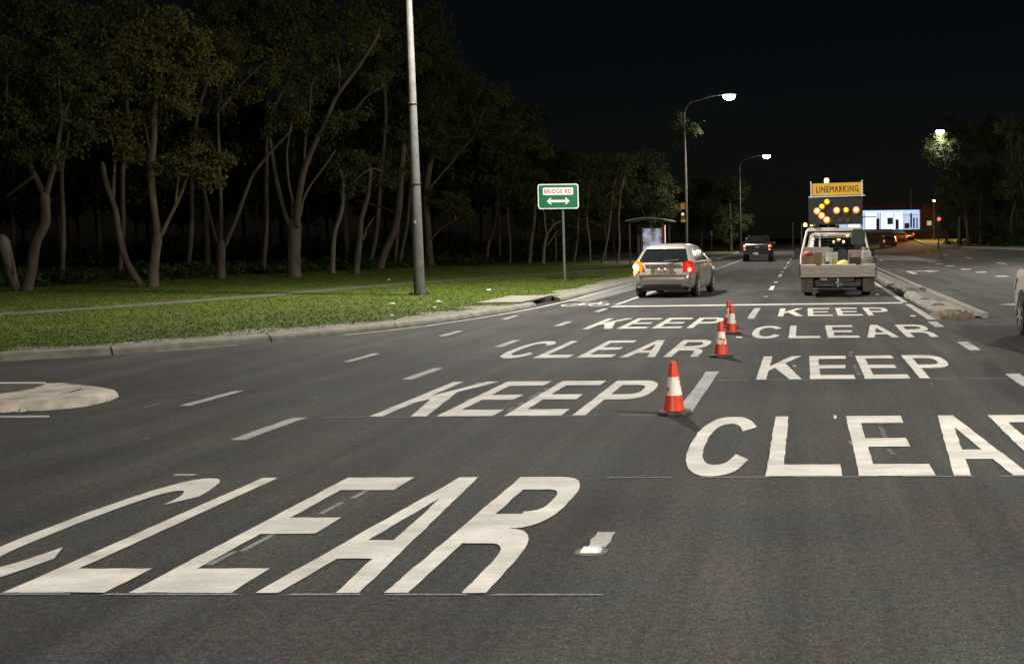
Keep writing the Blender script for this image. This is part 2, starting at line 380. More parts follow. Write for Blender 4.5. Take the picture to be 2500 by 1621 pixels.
painted_word('CLEAR', LEFTC, 4.95, 7.45, 'white word CLEAR nearest the camera, in the left lane')
painted_word('KEEP', LEFTK, 10.12, 12.63, 'white word KEEP left of the nearest cone')
painted_word('CLEAR', LEFTC, 15.18, 17.72, 'white word CLEAR left of the middle cone')
painted_word('KEEP', LEFTK, 20.1, 22.75, 'white word KEEP behind the silver car in the left lane')
painted_word('CLEAR', RGTC, 7.45, 9.98, 'white word CLEAR in the right lane cut by the picture edge')
painted_word('KEEP', RGTK, 12.63, 15.12, 'white word KEEP right of the nearest cone')
painted_word('CLEAR', RGTC, 17.85, 20.4, 'white word CLEAR beside the broken median nose')
painted_word('KEEP', RGTK, 22.9, 25.45, 'white word KEEP just behind the work truck')
strip('stop_line', [(-4.6, 26.72), (2.3, 26.98), (2.3, 27.38), (-4.6, 27.12)], paint_new)
for y in (7.0, 11.0, 15.0, 19.0, 23.0): dash(-6.12, y - .1, y + 1.0, 0.11, paint_old)
for y in (8.95, 12.9, 16.85, 20.9, 24.95): dash(-4.6, y, y + 1.15, 0.13, paint_old)
dash(-1.11, 10.3, 13.45, 0.15, paint_old); dash(-1.08, 22.35, 25.7, 0.14, paint_old)
y = 34.6
while y < 150: dash(-1.05, y, y + 3.0, 0.13, paint_new); y += 12
y = 40.4
while y < 120: dash(-1.05, y, y + 0.9, 0.13, paint_new, 'pavement_marker'); y += 6
strip('edge_line', [(-4.66, 27.6), (-4.54, 27.6), (-4.6, 96), (-4.72, 96)], paint_old)
for yy, xx in ((15.75, 2.32), (19.85, 2.32)): dash(xx, yy, yy + 1.25, 0.16, paint_old)
dash(2.33, 11.9, 13.0, 0.16, paint_old)
strip('edge_line', [(2.30, 27.4), (2.44, 27.4), (2.46, 90), (2.32, 90)], paint_old); strip('edge_line', [(2.30, 21.6), (2.46, 21.6), (2.44, 26.7), (2.3, 26.7)], paint_old)
k0 = [k for k in range(len(kp)) if 18.9 < kp[k].y < 62 and kp[k].x > -8.4]
mb = MB(); n = len(k0)
mb.add([kp[k] - kn[k] * 0.05 + Vector((0, 0, ZP)) for k in k0] + [kp[k] - kn[k] * 0.15 + Vector((0, 0, ZP)) for k in k0], [(i, i + 1, n + i + 1, n + i) for i in range(n - 1)])
mb.build('edge_line', paint_old, road)
k0 = [k for k in range(len(kp)) if -9.95 < kp[k].x < -8.9 and kp[k].y < 19]
mb = MB(); n = len(k0); mb.add([kp[k] - kn[k] * 0.03 + Vector((0, 0, ZP)) for k in k0] + [kp[k] - kn[k] * 0.09 + Vector((0, 0, ZP)) for k in k0], [(i, i + 1, n + i + 1, n + i) for i in range(n - 1)])
mb.build('edge_line', paint_old, road)
# pale concrete patch of the bicycle lane past the drain
strip('concrete_patch', [(-6.22, 29.6), (-5.6, 29.2), (-5.2, 42), (-6.18, 42)], mat('patch', (0.15, 0.148, 0.14), 0.85, var=0.3, scale=3, bump=0.3), z=0.003)
# bicycle symbol
bk = MB()
def bring(cx, cy, rx, ry, t):
    for i in range(24):
        a0, a1 = 2 * math.pi * i / 24, 2 * math.pi * (i + 1) / 24
        bk.poly([(cx + rx * math.cos(a0), cy + ry * math.sin(a0), ZP), (cx + rx * math.cos(a1), cy + ry * math.sin(a1), ZP), (cx + (rx - t) * math.cos(a1), cy + (ry - t * 1.8) * math.sin(a1), ZP), (cx + (rx - t) * math.cos(a0), cy + (ry - t * 1.8) * math.sin(a0), ZP)])
bring(-5.72, 27.75, 0.25, 0.5, 0.06); bring(-5.05, 27.75, 0.25, 0.5, 0.06)
def bline(a, b, w):
    a = Vector((*a, ZP + .001)); b = Vector((*b, ZP + .001)); t = (b - a).normalized(); q = Vector((-t.y, t.x, 0)) * w / 2; bk.poly([a - q, b - q, b + q, a + q])
for a, b in (((-5.72, 27.75), (-5.55, 28.55)), ((-5.53, 28.55), (-5.18, 28.6)), ((-5.4, 27.75), (-5.2, 28.5)), ((-5.38, 27.7), (-5.6, 28.4)), ((-5.05, 27.8), (-5.2, 28.9)), ((-5.2, 28.95), (-5.05, 29.05)), ((-5.62, 28.75), (-5.45, 28.75))): bline(a, b, 0.07)
bk.build('bicycle_symbol', paint_new, road)
# opposite carriageway: arrows, dashes
def turn_arrow(x, y, s, m=paint_old):
    mb = MB()
    mb.poly([(x, y, ZP), (x + .16 * s, y, ZP), (x + .16 * s, y + 2.6 * s, ZP), (x, y + 2.6 * s, ZP)])
    mb.poly([(x, y + 2.6 * s, ZP), (x + .75 * s, y + 2.6 * s, ZP), (x + .75 * s, y + 3.1 * s, ZP), (x, y + 3.1 * s, ZP)])
    mb.poly([(x + .75 * s, y + 2.0 * s, ZP), (x + 1.25 * s, y + 2.85 * s, ZP), (x + .75 * s, y + 3.7 * s, ZP)])
    mb.build('turn_arrow', m, road)
turn_arrow(4.5, 48.0, 1.25); turn_arrow(4.95, 75, 1.15)
strip('turn_arrow', [(4.36, 26.1), (5.4, 25.2), (5.4, 25.9), (6.6, 25.9), (6.6, 26.3), (5.4, 26.3), (5.4, 27.0)], paint_old)
for y in (43.6, 48.8, 53.3, 59.3, 64, 68.3, 73, 79, 85): dash(7.5, y, y + 1.0, 0.45 if y < 60 else .4, paint_old)
for y in (60, 72, 84, 96): dash(10.4, y, y + 3.0, 0.14, paint_old)
# faint scuffs and leftover paint
for i in range(34):
    x = R_.uniform(-6.5, 4.5); y = R_.uniform(7, 26); l = R_.uniform(.05, .3); w = R_.uniform(.006, .02)
    strip('paint_scuff', [(x, y), (x + w, y + R_.uniform(-.02, .02)), (x + w + R_.uniform(-.05, .05), y + l), (x + R_.uniform(-.03, .03), y + l)], paint_ghost if i % 3 else paint_faint, z=0.0025)
for x, y, l in ((-2.83, 6.85, .3), (-2.86, 6.45, .3), (-2.93, 5.65, .42), (-2.97, 5.4, .25)): strip('paint_scuff', [(x, y), (x + .035, y), (x + .04, y + l), (x + .01, y + l)], paint_faint, z=0.0025)
for x, y0, y1 in ((0.60, 13.0, 15.2), (0.60, 23, 25.5), (-2.77, 10.4, 12.7), (-2.76, 20.2, 22.7), (0.62, 8.2, 9.9), (0.62, 18.1, 20.2), (-2.86, 15.5, 17.6)):
    yy = y0
    while yy < y1:
        l = R_.uniform(.1, .35)
        if R_.random() < .75: strip('paint_scuff', [(x - .02, yy), (x + R_.uniform(.01, .04), yy), (x + R_.uniform(.0, .03), yy + l), (x - .03, yy + l)], paint_ghost, z=0.0025)
        yy += l + R_.uniform(.03, .25)
strip('chalk_line', [(-4.35, 7.55), (-4.2, 7.55), (-4.2, 7.60), (-4.35, 7.60)], paint_old)
# patched seam lines in the asphalt
patch_m = mat('asphalt_patch', (0.036, 0.035, 0.035), 0.7, var=0.3, scale=30, bump=0.4)
strip('asphalt_patch', [(2.75, 11.5), (6.5, 11.0), (6.5, 16.5), (2.95, 16.0)], patch_m, z=0.002)
strip('asphalt_patch', [(-4.5, 27.2), (-1.3, 27.3), (-1.4, 31.5), (-4.5, 31.2)], patch_m, z=0.002)
pale_as = mat('worn_asphalt', (0.15, 0.148, 0.135), 0.8, var=0.35, scale=1.2, bump=0.4)
strip('concrete_patch', [(4.0, 84), (8.4, 70), (8.4, 88), (5, 110)], pale_as, z=0.003)
# raised pavement markers
def rpm(x, y, c):
    t = bpy.data.objects.new('pavement_marker', None); col.objects.link(t); t.parent = road; t.location = (x, y, 0)
    MB().box((0, 0, 0.010), (0.11, 0.09, 0.012), top=.75).build('marker_body', mat('marker_white', (.50, .49, .45), .5), t)
    MB().box((0, -.044, 0.010), (0.085, 0.008, 0.010)).build('reflector', c, t)
    MB().lathe((0.005, -.01, 0.0), [(0.085, 0.0025), (0.07, 0.0045)], 16).build('glue_pad', mat('glue', (0.085, 0.082, 0.075), 0.7), t)
refl_w = emis('reflector_glow_white', (1.0, 0.93, 0.7), .5); refl_y = emis('reflector_glow_yellow', (1.0, 0.62, 0.1), 1.4)  # reflectors are no lamps; returned light is imitated by emission
rpm(-1.10, 5.65, refl_w); rpm(-1.06, 18.1, refl_w); rpm(2.11, 22.6, refl_y); rpm(-1.06, 30.7, refl_w); rpm(1.95, 31.2, refl_w)
dash(-1.085, 5.72, 6.02, 0.10, paint_old, 'lane_dash')

# ------------------------------------------------------------------ traffic island at the left
isl = [(-7.22, 11.62), (-7.12, 11.25), (-7.14, 10.95), (-7.30, 10.72), (-7.8, 10.6), (-9.5, 10.55), (-14, 10.5)] + [tuple(G(x, y, .10)[:2]) for x, y in ((-600, 938), (-200, 933), (0, 930.5), (110, 930.5), (180, 931), (245, 938))] + [tuple(G(282, 953, .05)[:2])]
def outline_solid(P, zs, inset):
    c = Vector((sum(p[0] for p in P) / len(P), sum(p[1] for p in P) / len(P), 0)); rings = []
    Pv = [Vector((*p, 0)) for p in P]; n = len(Pv)
    nn = []
    for i in range(n):
        t = (Pv[(i + 1) % n] - Pv[i - 1]).normalized(); q = Vector((t.y, -t.x, 0))
        if q.dot(c - Pv[i]) < 0: q = -q
        nn.append(q)
    for z, d in zip(zs, inset): rings.append([p + q * d + Vector((0, 0, z)) for p, q in zip(Pv, nn)])
    return rings
def subdiv(P, k=3):     # closed Catmull-Rom
    out = []; n = len(P)
    for i in range(n):
        p0, p1, p2, p3 = [Vector((*P[(i + d) % n], 0)) for d in (-1, 0, 1, 2)]
        for t in range(k):
            u = t / k; out.append(tuple((0.5 * ((2 * p1) + (-p0 + p2) * u + (2 * p0 - 5 * p1 + 4 * p2 - p3) * u * u + (-p0 + 3 * p1 - 3 * p2 + p3) * u ** 3))[:2]))
    return out
isl2 = [(x + R_.uniform(-.018, .018), y + R_.uniform(-.018, .018)) for x, y in subdiv(isl)]
it = thing('traffic_island', 'low pale concrete traffic island with worn rounded nose at the left edge', 'traffic island')
MB().loft(outline_solid(isl2, (-.02, 0.04, 0.075, 0.095, 0.105), (0, .015, .05, .12, .35))).build('nose_slab', concrete_pale, it, smooth=50)
MB().poly([tuple(G(x, y, .1085)) for x, y in ((-200, 939), (112, 937), (80, 948), (40, 955), (0, 960), (-60, 968), (-200, 985))]).build('dirt_infill', mat('damp_dirt', (.05, .042, .032), .95, var=.4, scale=6, bump=.6), it)
MB().poly([tuple(G(x, y, .112)) for x, y in ((-200, 934), (112, 932.5), (112, 935.5), (-200, 937.5))]).build('painted_edge', paint_new, it)
for i in range(26):
    t = R_.random(); x = -7.9 + .75 * t + R_.uniform(-.05, .05); y = 10.55 + .8 * t * t + R_.uniform(-.12, .02); s = R_.uniform(.015, .05)
    MB().box((x, y, s * .35), (s * 1.6, s, s * .8), rz=R_.uniform(0, 3), top=.6).build('broken_chip', concrete_pale, it)
strip('edge_line', [(-14, 10.2), (-7.02, 10.21), (-7.1, 10.33), (-14, 10.32)], paint_old)
scrape = mat('scrape', (.085, .082, .074), .9, var=.4, scale=3)
for k in range(16):
    x = -7.15 + R_.uniform(0, 1.0); y = 11.25 + (x + 7.15) * .5 + R_.uniform(-.1, .3); l = R_.uniform(.15, .6); w = R_.uniform(.015, .05)
    strip('paint_scuff', [(x, y), (x + l, y + l * .25), (x + l * 1.1, y + l * .27 + w * .4), (x + l * .5, y + l * .13 + w), (x + .02, y + w * .6)], scrape, z=0.0025)

# ------------------------------------------------------------------ median with broken nose
md = thing('median_strip', 'narrow concrete median with crumbling kerb and dirt between its edges, right of the truck', 'median')
mb = MB(); mb.poly([(2.62, 22.1, 0.035), (3.38, 22.2, 0.035), (3.45, 100, 0.05), (2.62, 100, 0.05)]).build('dirt_infill', mat('median_dirt', (0.14, 0.128, 0.10), 0.95, var=0.4, scale=4, bump=0.6, detail=8), md)
def kerb_run(x, y0, y1, w, h, m, name='kerb_stone', seg=2.4, jit=0.015, par=None):
    y = y0
    while y < y1 - .05:
        L = min(seg if y < 60 else 12, y1 - y); rings = []
        for k in range(4):
            yy = y + .01 + (L - .02) * k / 3; dx = R_.uniform(-jit, jit); dz = R_.uniform(-jit, jit)
            rings.append([Vector((x + dx + a * w, yy, b * h + dz)) for a, b in ((-.5, -.3), (-.5, .82), (-.36, 1), (.36, 1), (.5, .82), (.5, -.3))])
        MB().loft(rings).build(name, m, par or md, smooth=40); y += L
kerb_run(3.42, 21.9, 96, 0.13, 0.10, mat('median_kerb', (.24, .225, .19), .85, var=.25, scale=5, bump=.4), jit=.003)
kerb_run(2.66, 35.6, 96, 0.2, 0.13, concrete, jit=.003)
# displaced, broken kerb blocks of the nose
for (cx, cy, L, w, h, rz) in ((2.73, 31.9, 2.0, .30, .15, .02), (2.74, 29.85, 2.0, .33, .15, -.02), (2.76, 27.75, 2.1, .36, .14, .02), (2.80, 25.65, 2.1, .42, .13, .02), (2.88, 23.9, 1.5, .48, .11, .04)):
    rings = []
    for k in range(6):
        yy = (k / 5 - .5) * L
        rings.append([Vector((a * w * R_.uniform(.88, 1.12), yy + R_.uniform(-.06, .06), b * h * R_.uniform(.75, 1.1))) for a, b in ((-.5, -.2), (-.52, .35), (-.38, .85), (-.1, 1), (.25, .95), (.45, .6), (.5, -.2))])
    o = MB().loft(rings).build('broken_kerb_block', MATS['median_kerb'], md, smooth=25); o.location = (cx, cy, 0); o.rotation_euler = (0, 0, rz)
rb = MB()
for i in range(150):
    y = 21.5 + 1.5 * R_.random() ** 1.3; x = 2.55 + (.62) * R_.random() + (y - 21.5) * .05; s = R_.uniform(.02, .07)
    rb.box((x, y, s * .3 + .01 + .04 * R_.random() * min(1, (y - 21.4))), (s * 1.5, s * 1.2, s), rz=R_.uniform(0, 3), top=R_.uniform(.4, .8))
rings = []
for k in range(7):
    t = k / 6; y = 21.45 + 1.7 * t; hh = .015 + .07 * math.sin(min(1, t * 1.3) * math.pi / 2); rings.append([Vector((x, y + R_.uniform(-.03, .03), z)) for x, z in ((2.48, 0), (2.58, hh * .7), (2.8, hh), (3.05, hh * .8), (3.2, 0))])
rb.loft(rings)
stuff(rb.build('rubble', rubble_m, md, smooth=30))
MB().poly([(2.98, 22.4, .041), (3.33, 21.85, .041), (3.36, 27, .041), (3.12, 27, .041)]).build('concrete_strip', concrete, md)

# ------------------------------------------------------------------ street lamps
def street_lamp(label, x, y, h=10.7, arm=2.9, side=1, r0=0.125, energy=4200, arm_dir=0.0, hood=True, lit=True, col_=LAMP_COL, z0=0.1, tilt=14, spill=.17):
    t = thing('street_lamp', label, 'street lamp', (x, y, z0), arm_dir, 'street lamps')
    hs = h - 1.1
    MB().tube([(0, 0, 0), (0, 0, 1.5), (0, 0, hs * .55), (0, 0, hs)], [r0, r0 * .95, r0 * .75, r0 * .55], 14).build('pole', mat('lamp_pole_grey', (.085, .083, .075), .75, var=.3, scale=6), t, smooth=50)
    bp = MB(); bp.box((0, 0, .03), (.42, .42, .05))
    for sx in (-1, 1):
        for sy in (-1, 1): bp.lathe((sx * .15, sy * .15, .05), [(.025, 0), (.025, .07)], 6)
    bp.build('base_plate', dark_steel, t)
    path = [(0, 0, hs)] + [(side * arm * math.sin(a * math.pi / 2) ** 1.0 * .9 if False else side * (.35 + (arm - .35) * (1 - math.cos(a * math.pi / 2))), 0, hs + 1.1 * math.sin(a * math.pi / 2)) for a in (.15, .35, .55, .75, .9, 1.0)]
    path[0] = (0, 0, hs - .02); path[1] = (side * .12, 0, hs + .32); path[2] = (side * .4, 0, hs + .66)
    MB().tube(path, [r0 * .5, r0 * .48, r0 * .45, r0 * .42, r0 * .4, r0 * .38, r0 * .36], 10).build('arm', dark_steel, t, smooth=60)
    lum = MB().loft([[Vector((side * (arm + u), v, h - .02 + z)) for v, z in ((-w, 0), (-w * .8, .09), (0, .14), (w * .8, .09), (w, 0), (0, -.02))] for u, w in ((-.15, .10), (.1, .2), (.5, .2), (.78, .12))]).build('luminaire', mat('lamp_housing', (.08, .08, .08), .5), t, smooth=40)
    MB().loft([[Vector((side * (arm + .34 + .42 * math.cos(a)), .28 * math.sin(a), 0)) * s + Vector((side * (arm + .34) * (1 - s), 0, h - .035 - z)) for a in [2 * math.pi * k / 14 for k in range(14)]] for s, z in ((1, 0), (.94, .12), (.68, .26), (.2, .33))]).build('lens', emis('lamp_lens', (1.0, .97, .9), 40), lum, smooth=True)
    if lit:
        # most of the light leaves downwards towards the road, a little spills all round through the bowl
        for kind, e in (('SPOT', energy), ('POINT', energy * spill)):
            l = bpy.data.lights.new('lamp_light', kind); l.energy = e; l.color = col_; l.shadow_soft_size = .26
            if kind == 'SPOT': l.spot_size = rad(174); l.spot_blend = 0.7
            lo = bpy.data.objects.new('lamp_light', l); col.objects.link(lo); lo.parent = t; lo.location = (side * (arm + .34), 0, h - .50); lo.rotation_euler = (0, -rad(tilt) * side, 0)
    return t
EN = 10500
L1 = street_lamp('tall grey lamp post rising out of the picture from the near grass verge', -10.81, 31.62, 10.7, 3.0, 1, .155, EN, rad(-22), tilt=14, spill=.30)
street_lamp('lit lamp post with a leafy branch round its pole and orange signs', -7.75, 75, 10.75, 2.6, 1, .10, EN * .7, tilt=26, spill=.07)
street_lamp('lit lamp post behind the dark utility vehicle', -7.0, 125, 10.4, 2.6, 1, .10, EN * .7, tilt=26, spill=.07)
street_lamp('lit lamp post at the top of the pale green tree on the right', 13.3, 100.2, 9.75, 2.2, -1, .06, EN * .06, rad(45), z0=.7, spill=1.0)
street_lamp('unseen lamp post added on the right verge to light the far carriageway', 17.5, 50, 10.7, 2.9, -1, .12, EN * 1.5, z0=.1, tilt=28, spill=.05)  # added out of view to brighten the right carriageway
street_lamp('lamp post on the near right verge beside the junction', 14.5, 6, 10.7, 2.9, -1, .12, EN * 1.15)
street_lamp('lamp post on the left verge behind the viewer', -9.5, -16, 10.7, 2.9, 1, .12, EN * 2.2)

for z, r in ((3.1, .150), (5.3, .138)): MB().lathe((0, 0, z), [(r, -.012), (r + .004, 0), (r, .012)], 14).build('pole_joint', dark_steel, L1)
MB().box((.05, -.147, 2.05), (.07, .01, .07)).build('number_tag', white_m, L1)
# ------------------------------------------------------------------ signs
def board(name, w, h, t, m, parent, loc, r=0.06, label=None, n=5):
    pts = []
    for cx, cz, a0 in ((w / 2 - r, h / 2 - r, 0), (-w / 2 + r, h / 2 - r, 90), (-w / 2 + r, -h / 2 + r, 180), (w / 2 - r, -h / 2 + r, 270)):
        for k in range(n): a = rad(a0 + 90 * k / (n - 1)); pts.append((cx + r * math.cos(a), 0, cz + r * math.sin(a)))
    o = MB().prism(pts, (0, t, 0)).build(name, m, parent, label=label); o.location = loc; return o
sp = G(1379, 686, 0.14); zs = AT(1370, 480, sp.y).z
bs = thing('street_sign', 'green BRIDGE RD sign with white double arrow on a grey post in the grass', 'sign', sp)
MB().tube([(0, 0, 0), (0, 0, zs - .5 - .14)], .045, 10).build('post', mat('sign_post', (.12, .15, .15), .5, metal=.4), bs, smooth=50)
hc = zs - .14
sign_white = mat('sign_white', (.85, .84, .78), .35, var=.05); sign_green = mat('sign_green', (.006, .13, .055), .4, var=.12); red_ink = mat('sign_red', (.30, .045, .04), .5)
wS, hS = 1.46, .88
pn = board('sign_panel', wS, hS, .012, sign_white, bs, (-.14, -.075, hc), .09)
board('green_field', wS - .07, hS - .07, .004, sign_green, pn, (0, -.006, 0), .07)
board('name_plate', 1.08, .26, .004, sign_white, pn, (.0, -.013, .18), .03)
tm = bpy.data.objects.new('lettering', text_mesh('BRIDGE RD', red_ink, .98, .15, .018, .002, space=1.15)); col.objects.link(tm); tm.parent = pn; tm.location = (0, -.017, .18)
ar = [(-.41, 0), (-.27, .125), (-.245, .09), (-.30, .04), (.30, .04), (.245, .09), (.27, .125), (.41, 0), (.27, -.125), (.245, -.09), (.30, -.04), (-.30, -.04), (-.245, -.09), (-.27, -.125)]
MB().prism([(x, 0, z) for x, z in ar], (0, .004, 0)).build('double_arrow', sign_white, pn).location = (0, -.014, -.165)

# bus stop signs on the second lamp post
st = thing('bus_stop_sign', 'stack of small orange bus stop plates on the lamp post behind the shelter', 'sign', (-7.75, 74.85, 0.1))
oc = mat('orange_plate', (.88, .36, .06), .4, var=.1); yc = mat('yellow_plate', (.80, .58, .12), .4, var=.1)
for zc_, hh, m, nm in ((3.62, .42, oc, 'orange_plate'), (3.02, .42, mat('brown_plate', (.18, .06, .03), .5), 'route_plate'), (2.68, .2, yc, 'yellow_plate')):
    MB().box((-.14, -.06, zc_), (.36, .02, hh)).build(nm, m, st)
MB().lathe((-.2, -.085, 3.1), [(.10, 0), (.10, .01)], 14, 'Y').build('white_disc', emis('disc_white', (1, .95, .85), .5), st)
MB().box((.0, -.02, 3.2), (.06, .1, 1.3)).build('bracket', dark_steel, st)

# ------------------------------------------------------------------ bus shelter
bs_y = 62.0
sh = thing('bus_shelter', 'dark bus shelter with curved roof and lit poster panel behind the silver car', 'bus shelter', (-8.55, bs_y, .14))
for x in (-.95, .85):
    for y in (0, 3.0): MB().box((x, y, 1.15), (.08, .08, 2.3)).build('post', dark_steel, sh)
rr = []
for y in (-.25, 3.3): rr.append([Vector((x, y, 2.48 + .16 - .16 * (x / 1.15) ** 2 + dz)) for dz, xs_ in ((0, [-1.15 + 2.35 * k / 8 for k in range(9)]), (-.05, [1.2 - 2.35 * k / 8 for k in range(9)])) for x in xs_])
MB().loft(rr).build('roof', mat('shelter_roof', (.22, .22, .20), .5), sh, smooth=30)
for k in range(7): MB().box((-.88 + k * .125, 3.0, 1.2), (.05, .04, 2.0)).build('slat', mat('shelter_slat', (.07, .065, .05), .6), sh)
MB().box((-.35, 1.9, .45), (.4, 2.0, .06)).build('bench', dark_steel, sh)
for y in (1.2, 2.6): MB().box((-.35, y, .21), (.3, .08, .42)).build('bench_leg', dark_steel, sh)
ad = MB().box((.28, .05, 1.22), (1.16, .14, 1.75)).build('poster_case', black_pl, sh)
def poster_mat():
    m, nt, b = new_mat('poster'); N, L = nt.nodes, nt.links; tc = N.new('ShaderNodeTexCoord'); n = N.new('ShaderNodeTexNoise'); n.inputs['Scale'].default_value = 2.2; n.inputs['Detail'].default_value = 3; L.new(tc.outputs['Object'], n.inputs['Vector'])
    r = N.new('ShaderNodeValToRGB'); e = r.color_ramp.elements; e[0].position = .36; e[0].color = (.03, .035, .06, 1); e[1].position = .62; e[1].color = (.30, .36, .62, 1)
    q = r.color_ramp.elements.new(.5); q.color = (.22, .20, .20, 1)
    L.new(n.outputs[0], r.inputs[0]); L.new(r.outputs[0], b.inputs['Emission Color']); b.inputs['Emission Strength'].default_value = .85; L.new(r.outputs[0], b.inputs['Base Color']); return m
MB().box((.28, -.03, 1.25), (1.02, .02, 1.55)).build('poster', poster_mat(), sh)
MB().box((.98, .02, 1.35), (.035, .05, 1.7)).build('light_strip', emis('red_strip', (1, .45, .35), 1.6), sh)

# ------------------------------------------------------------------ traffic cones
orange = mat('cone_orange', (.68, .052, .018), .42, var=.14, scale=14)
def cone_band():
    m, nt, b = new_mat('cone_band'); N, L = nt.nodes, nt.links; tc = N.new('ShaderNodeTexCoord'); n = N.new('ShaderNodeTexNoise'); n.inputs['Scale'].default_value = 9; n.inputs['Detail'].default_value = 5; L.new(tc.outputs['Object'], n.inputs['Vector'])
    r = N.new('ShaderNodeValToRGB'); e = r.color_ramp.elements; e[0].position = .56; e[0].color = (.82, .76, .66, 1); e[1].position = .60; e[1].color = (.62, .10, .05, 1); r.color_ramp.interpolation = 'LINEAR'
    L.new(n.outputs[0], r.inputs[0]); L.new(r.outputs[0], b.inputs['Base Color']); b.inputs['Roughness'].default_value = .4; return m
band_m = cone_band()
dirty_rub = mat('cone_base_rubber', (.055, .045, .04), .8, var=.5, scale=12)
def make_cone(label, loc, rz, off):
    t = thing('traffic_cone', label, 'traffic cone', loc, rz, 'traffic cones on the lane line')
    rad_at = lambda z: .100 - (.100 - .029) * (z / .47)
    def sec(z0, z1, d=0): return [(rad_at(z0) + d, z0), (rad_at(z1) + d, z1)]
    MB().lathe((0, 0, 0), [(.098, .022)] + sec(.03, .17), 28).build('lower_cone', orange, t, smooth=40)
    bo = MB().lathe((0, 0, 0), sec(.17, .335, .0015), 28).build('reflective_band', band_m, t, smooth=40)
    MB().lathe((0, 0, 0), sec(.335, .455) + [(.027, .47), (.02, .472)], 28).build('upper_cone', orange, t, smooth=40)
    b = MB().lathe((0, 0, 0), [(.172, 0), (.172, .014), (.158, .028), (.11, .034)], 8).build('base', dirty_rub, t, smooth=20)
    b.rotation_euler = (0, 0, math.pi / 8)
    return t
cp = [(G(1646, 1010), 'nearest traffic cone with torn marks on its white band, left of the word CLEAR', .2), (G(1761, 871), 'middle traffic cone with a red gash across its white band', 1.7), (G(1787, 815), 'front cone of the overlapping pair with a clean white band', 2.9), (G(1780, 799), 'rear cone of the overlapping pair, half hidden', 4.1)]
for p, l, rz in cp: make_cone(l, (p.x, p.y, .004), rz, 0)

# ------------------------------------------------------------------ vehicles
def lerp(a, b, t): return a + (b - a) * t
def panel(c, u0, u1, v0, v1, off=0.006, th=0.004, n=1):
    c = [Vector(p) for p in c]     # c: bottom-left, bottom-right, top-right, top-left
    f = lambda u, v: lerp(lerp(c[0], c[1], u), lerp(c[3], c[2], u), v)
    nr = (c[1] - c[0]).cross(c[3] - c[0]).normalized()
    q = [f(u0, v0), f(u1, v0), f(u1, v1), f(u0, v1)]
    return MB().prism([p + nr * (off - th) for p in q], nr * th)
def wheel(parent, x, y, r, w, rim_m, side):
    t = MB().lathe((0, 0, 0), [(r * .62, -w / 2), (r * .93, -w / 2), (r, -w * .32), (r, w * .32), (r * .93, w / 2), (r * .62, w / 2)], 26, 'X').build('wheel', rubber, parent, smooth=40)
    t.location = (x, y, r)
    rm = MB(); xo = side * (w / 2 - .012)
    rm.lathe((xo, 0, 0), [(r * .62, -.012), (r * .66, .0), (r * .60, .012)], 26, 'X')
    for k in range(7):
        a = 2 * math.pi * k / 7; M = Matrix.Rotation(a, 3, 'X'); rm.box((xo + side * .008, *(Vector((0, 0, r * .34)) if False else (M @ Vector((0, 0, r * .34)))[1:])), (.016, r * .13, r * .56), M=M)
    rm.lathe((xo + side * .01, 0, 0), [(r * .15, -.01), (r * .15, .014)], 12, 'X')
    rm.build('rim', rim_m, t, smooth=30)
tl_redc = emis('tail_core', (1.0, .22, .13), 3.2); tl_amber = emis('indicator_amber', (1.0, .58, .22), 3.4); tl_ring = emis('indicator_lens', (1.0, .22, .01), 1.1)
tl_dim = mat('tail_lens', (.42, .012, .010), .2, var=.1, coat=.6); tl_lit = emis('tail_lens_lit', (1.0, .015, .012), .22); hl_m = mat('headlight_lens', (.6, .6, .58), .12, var=.1, coat=.5)
plate_m = mat('plate', (.72, .52, .42), .4, var=.06)
